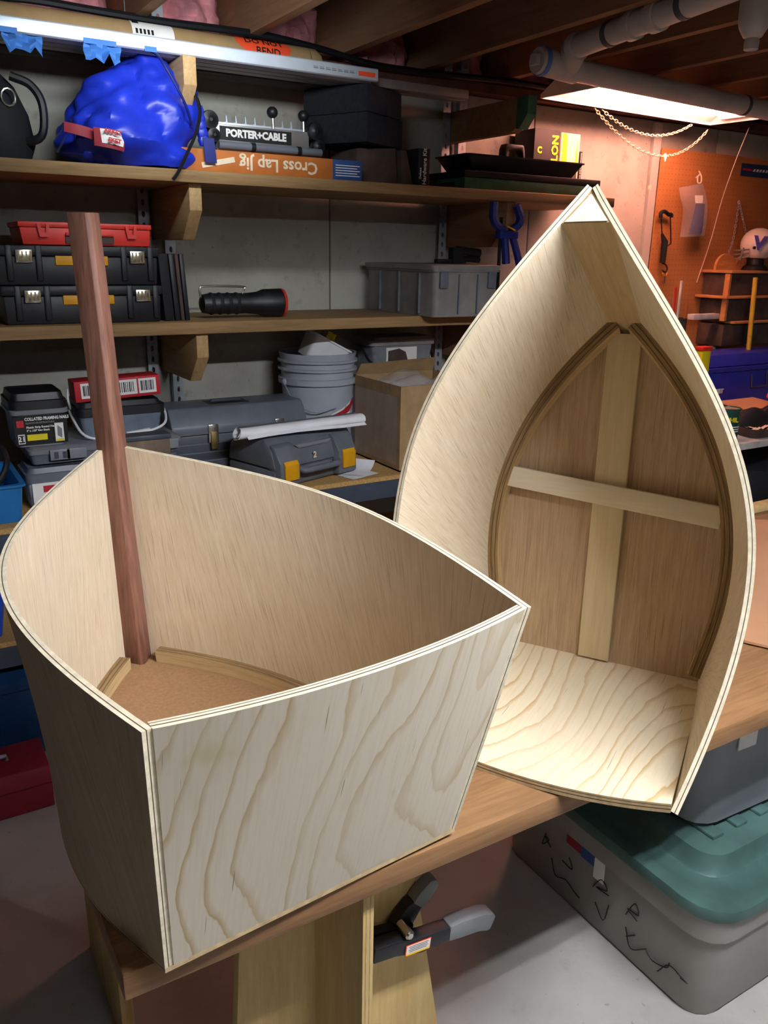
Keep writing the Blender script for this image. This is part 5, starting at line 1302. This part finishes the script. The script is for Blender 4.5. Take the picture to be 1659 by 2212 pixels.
# power tool, pouch and tray at the right edge
p = at(1645, 870, 2.40)
t = thing('power_tool', 'black power tool with a ribbed red battery at the table edge', 'tool', (p.x+.06, 2.37, Z))
MB().tube(spline([(-.10, 0, .035), (-.04, 0, .065), (.04, 0, .075), (.12, 0, .06)], 5), [.03]*16, 12).build('motor_body', 'black_plastic', t)
MB().box(-.13, -.03, 0, -.05, .03, .05).build('nose', 'black_soft', t, bevel=.01)
bb_ = MB().box(-.06, -.05, 0, .06, .05, .05).build('battery', 'red_plastic', t, (.03, -.01, .10), (0, math.radians(25), 0), bevel=.008)
for k in range(5): MB().box(-.05+.022*k, -.052, .005, -.042+.022*k, .052, .052).build('battery_rib', 'red_fabric', bb_)
p = at(1622, 905, 2.30)
t = thing('black_pouch', 'slumped black fabric pouch in front of the power tool', 'pouch', (p.x+.03, 2.31, Z))
lumpy('pouch_body', 'black_soft', t, [(.002, 0, 0, .11, .045), (.03, 0, 0, .13, .05), (.07, .0, 0, .11, .04), (.10, -.01, 0, .06, .025), (.11, -.01, 0, .02, .01)], 24, .015, 4)
p = onT(1630, 940)
t = thing('parts_tray', 'shallow brown tray of crumpled papers at the table front', 'tray', (p.x+.05, tf.y+.075, Z), math.radians(-5))
ro = tub_rings([(.24, .10, .03, 0), (.27, .125, .04, .04)]); ri = tub_rings([(.26, .115, .038, .04), (.23, .09, .03, .006)])
MB().loft(ro+ri, 0, True, True, True).build('tray_body', 'dark_wood', t)
for k in range(3):
    G = [[Vector((.2*(j/6-.5), -.02+.03*k+.03*(i/3-.5), .03+.012*math.sin(j*1.9+k)+.005*math.sin(i*2))) for j in range(7)] for i in range(4)]
    MB().grid(G).build('crumpled_paper', 'cream_print', t)
p = at(1470, 665, 2.75)
t = thing('pencil_cup', 'dark cup of red pens and tools on the table behind the boat rim', 'cup', (at(1470, 690, 2.6).x, 2.62, Z))
pch = at(1470, 660, 2.62).z-Z
MB().lathe([(.038, 0), (.042, .003), (.044, pch*.9), (.046, pch*.9), (.042, pch*.9), (.040, .01)], 20).build('cup', 'dark_wood', t)
for k, (x, y, m, h_) in enumerate(((-.018, 0, 'red_plastic', 1.15), (.012, .012, 'hook_white', 1.2), (.02, -.012, 'orange_card', 1.02), (-.004, .016, 'steel', 1.1))):
    MB().tube([(x*.6, y*.6, .01), (x*1.8, y*1.4, pch*h_)], .006, 8).build('pen', m, t)
# white wall ledge under the rack
la = at(1484, 690, 2.94)
tag(MB().box(la.x, 2.90, la.z, x0-.005, 2.94, la.z+.028).build('white_ledge', 'table_white', bevel=.002), 'short white rail left of the wooden rack', 'rail')
# black bag under the table
p = at(1640, 1030, 2.5)
t = thing('storage_sack', 'black sack with a steel eyelet stored under the work table', 'sack', (p.x+.1, 2.55, 0))
lumpy('sack_body', 'black_soft', t, [(.002, 0, 0, .40, .25), (.1, 0, 0, .45, .28), (.35, 0, 0, .44, .27), (.52, 0, 0, .36, .22), (.64, 0, 0, .15, .1)], 36, .05, 8, 5)
e = at(1643, 1088, 2.26)-Vector(t.location)
MB().tube([e+Vector((.011*math.cos(a*PI/6), 0, .011*math.sin(a*PI/6))) for a in range(12)], .004, 6, 0, False, True).build('eyelet', 'chrome', t)
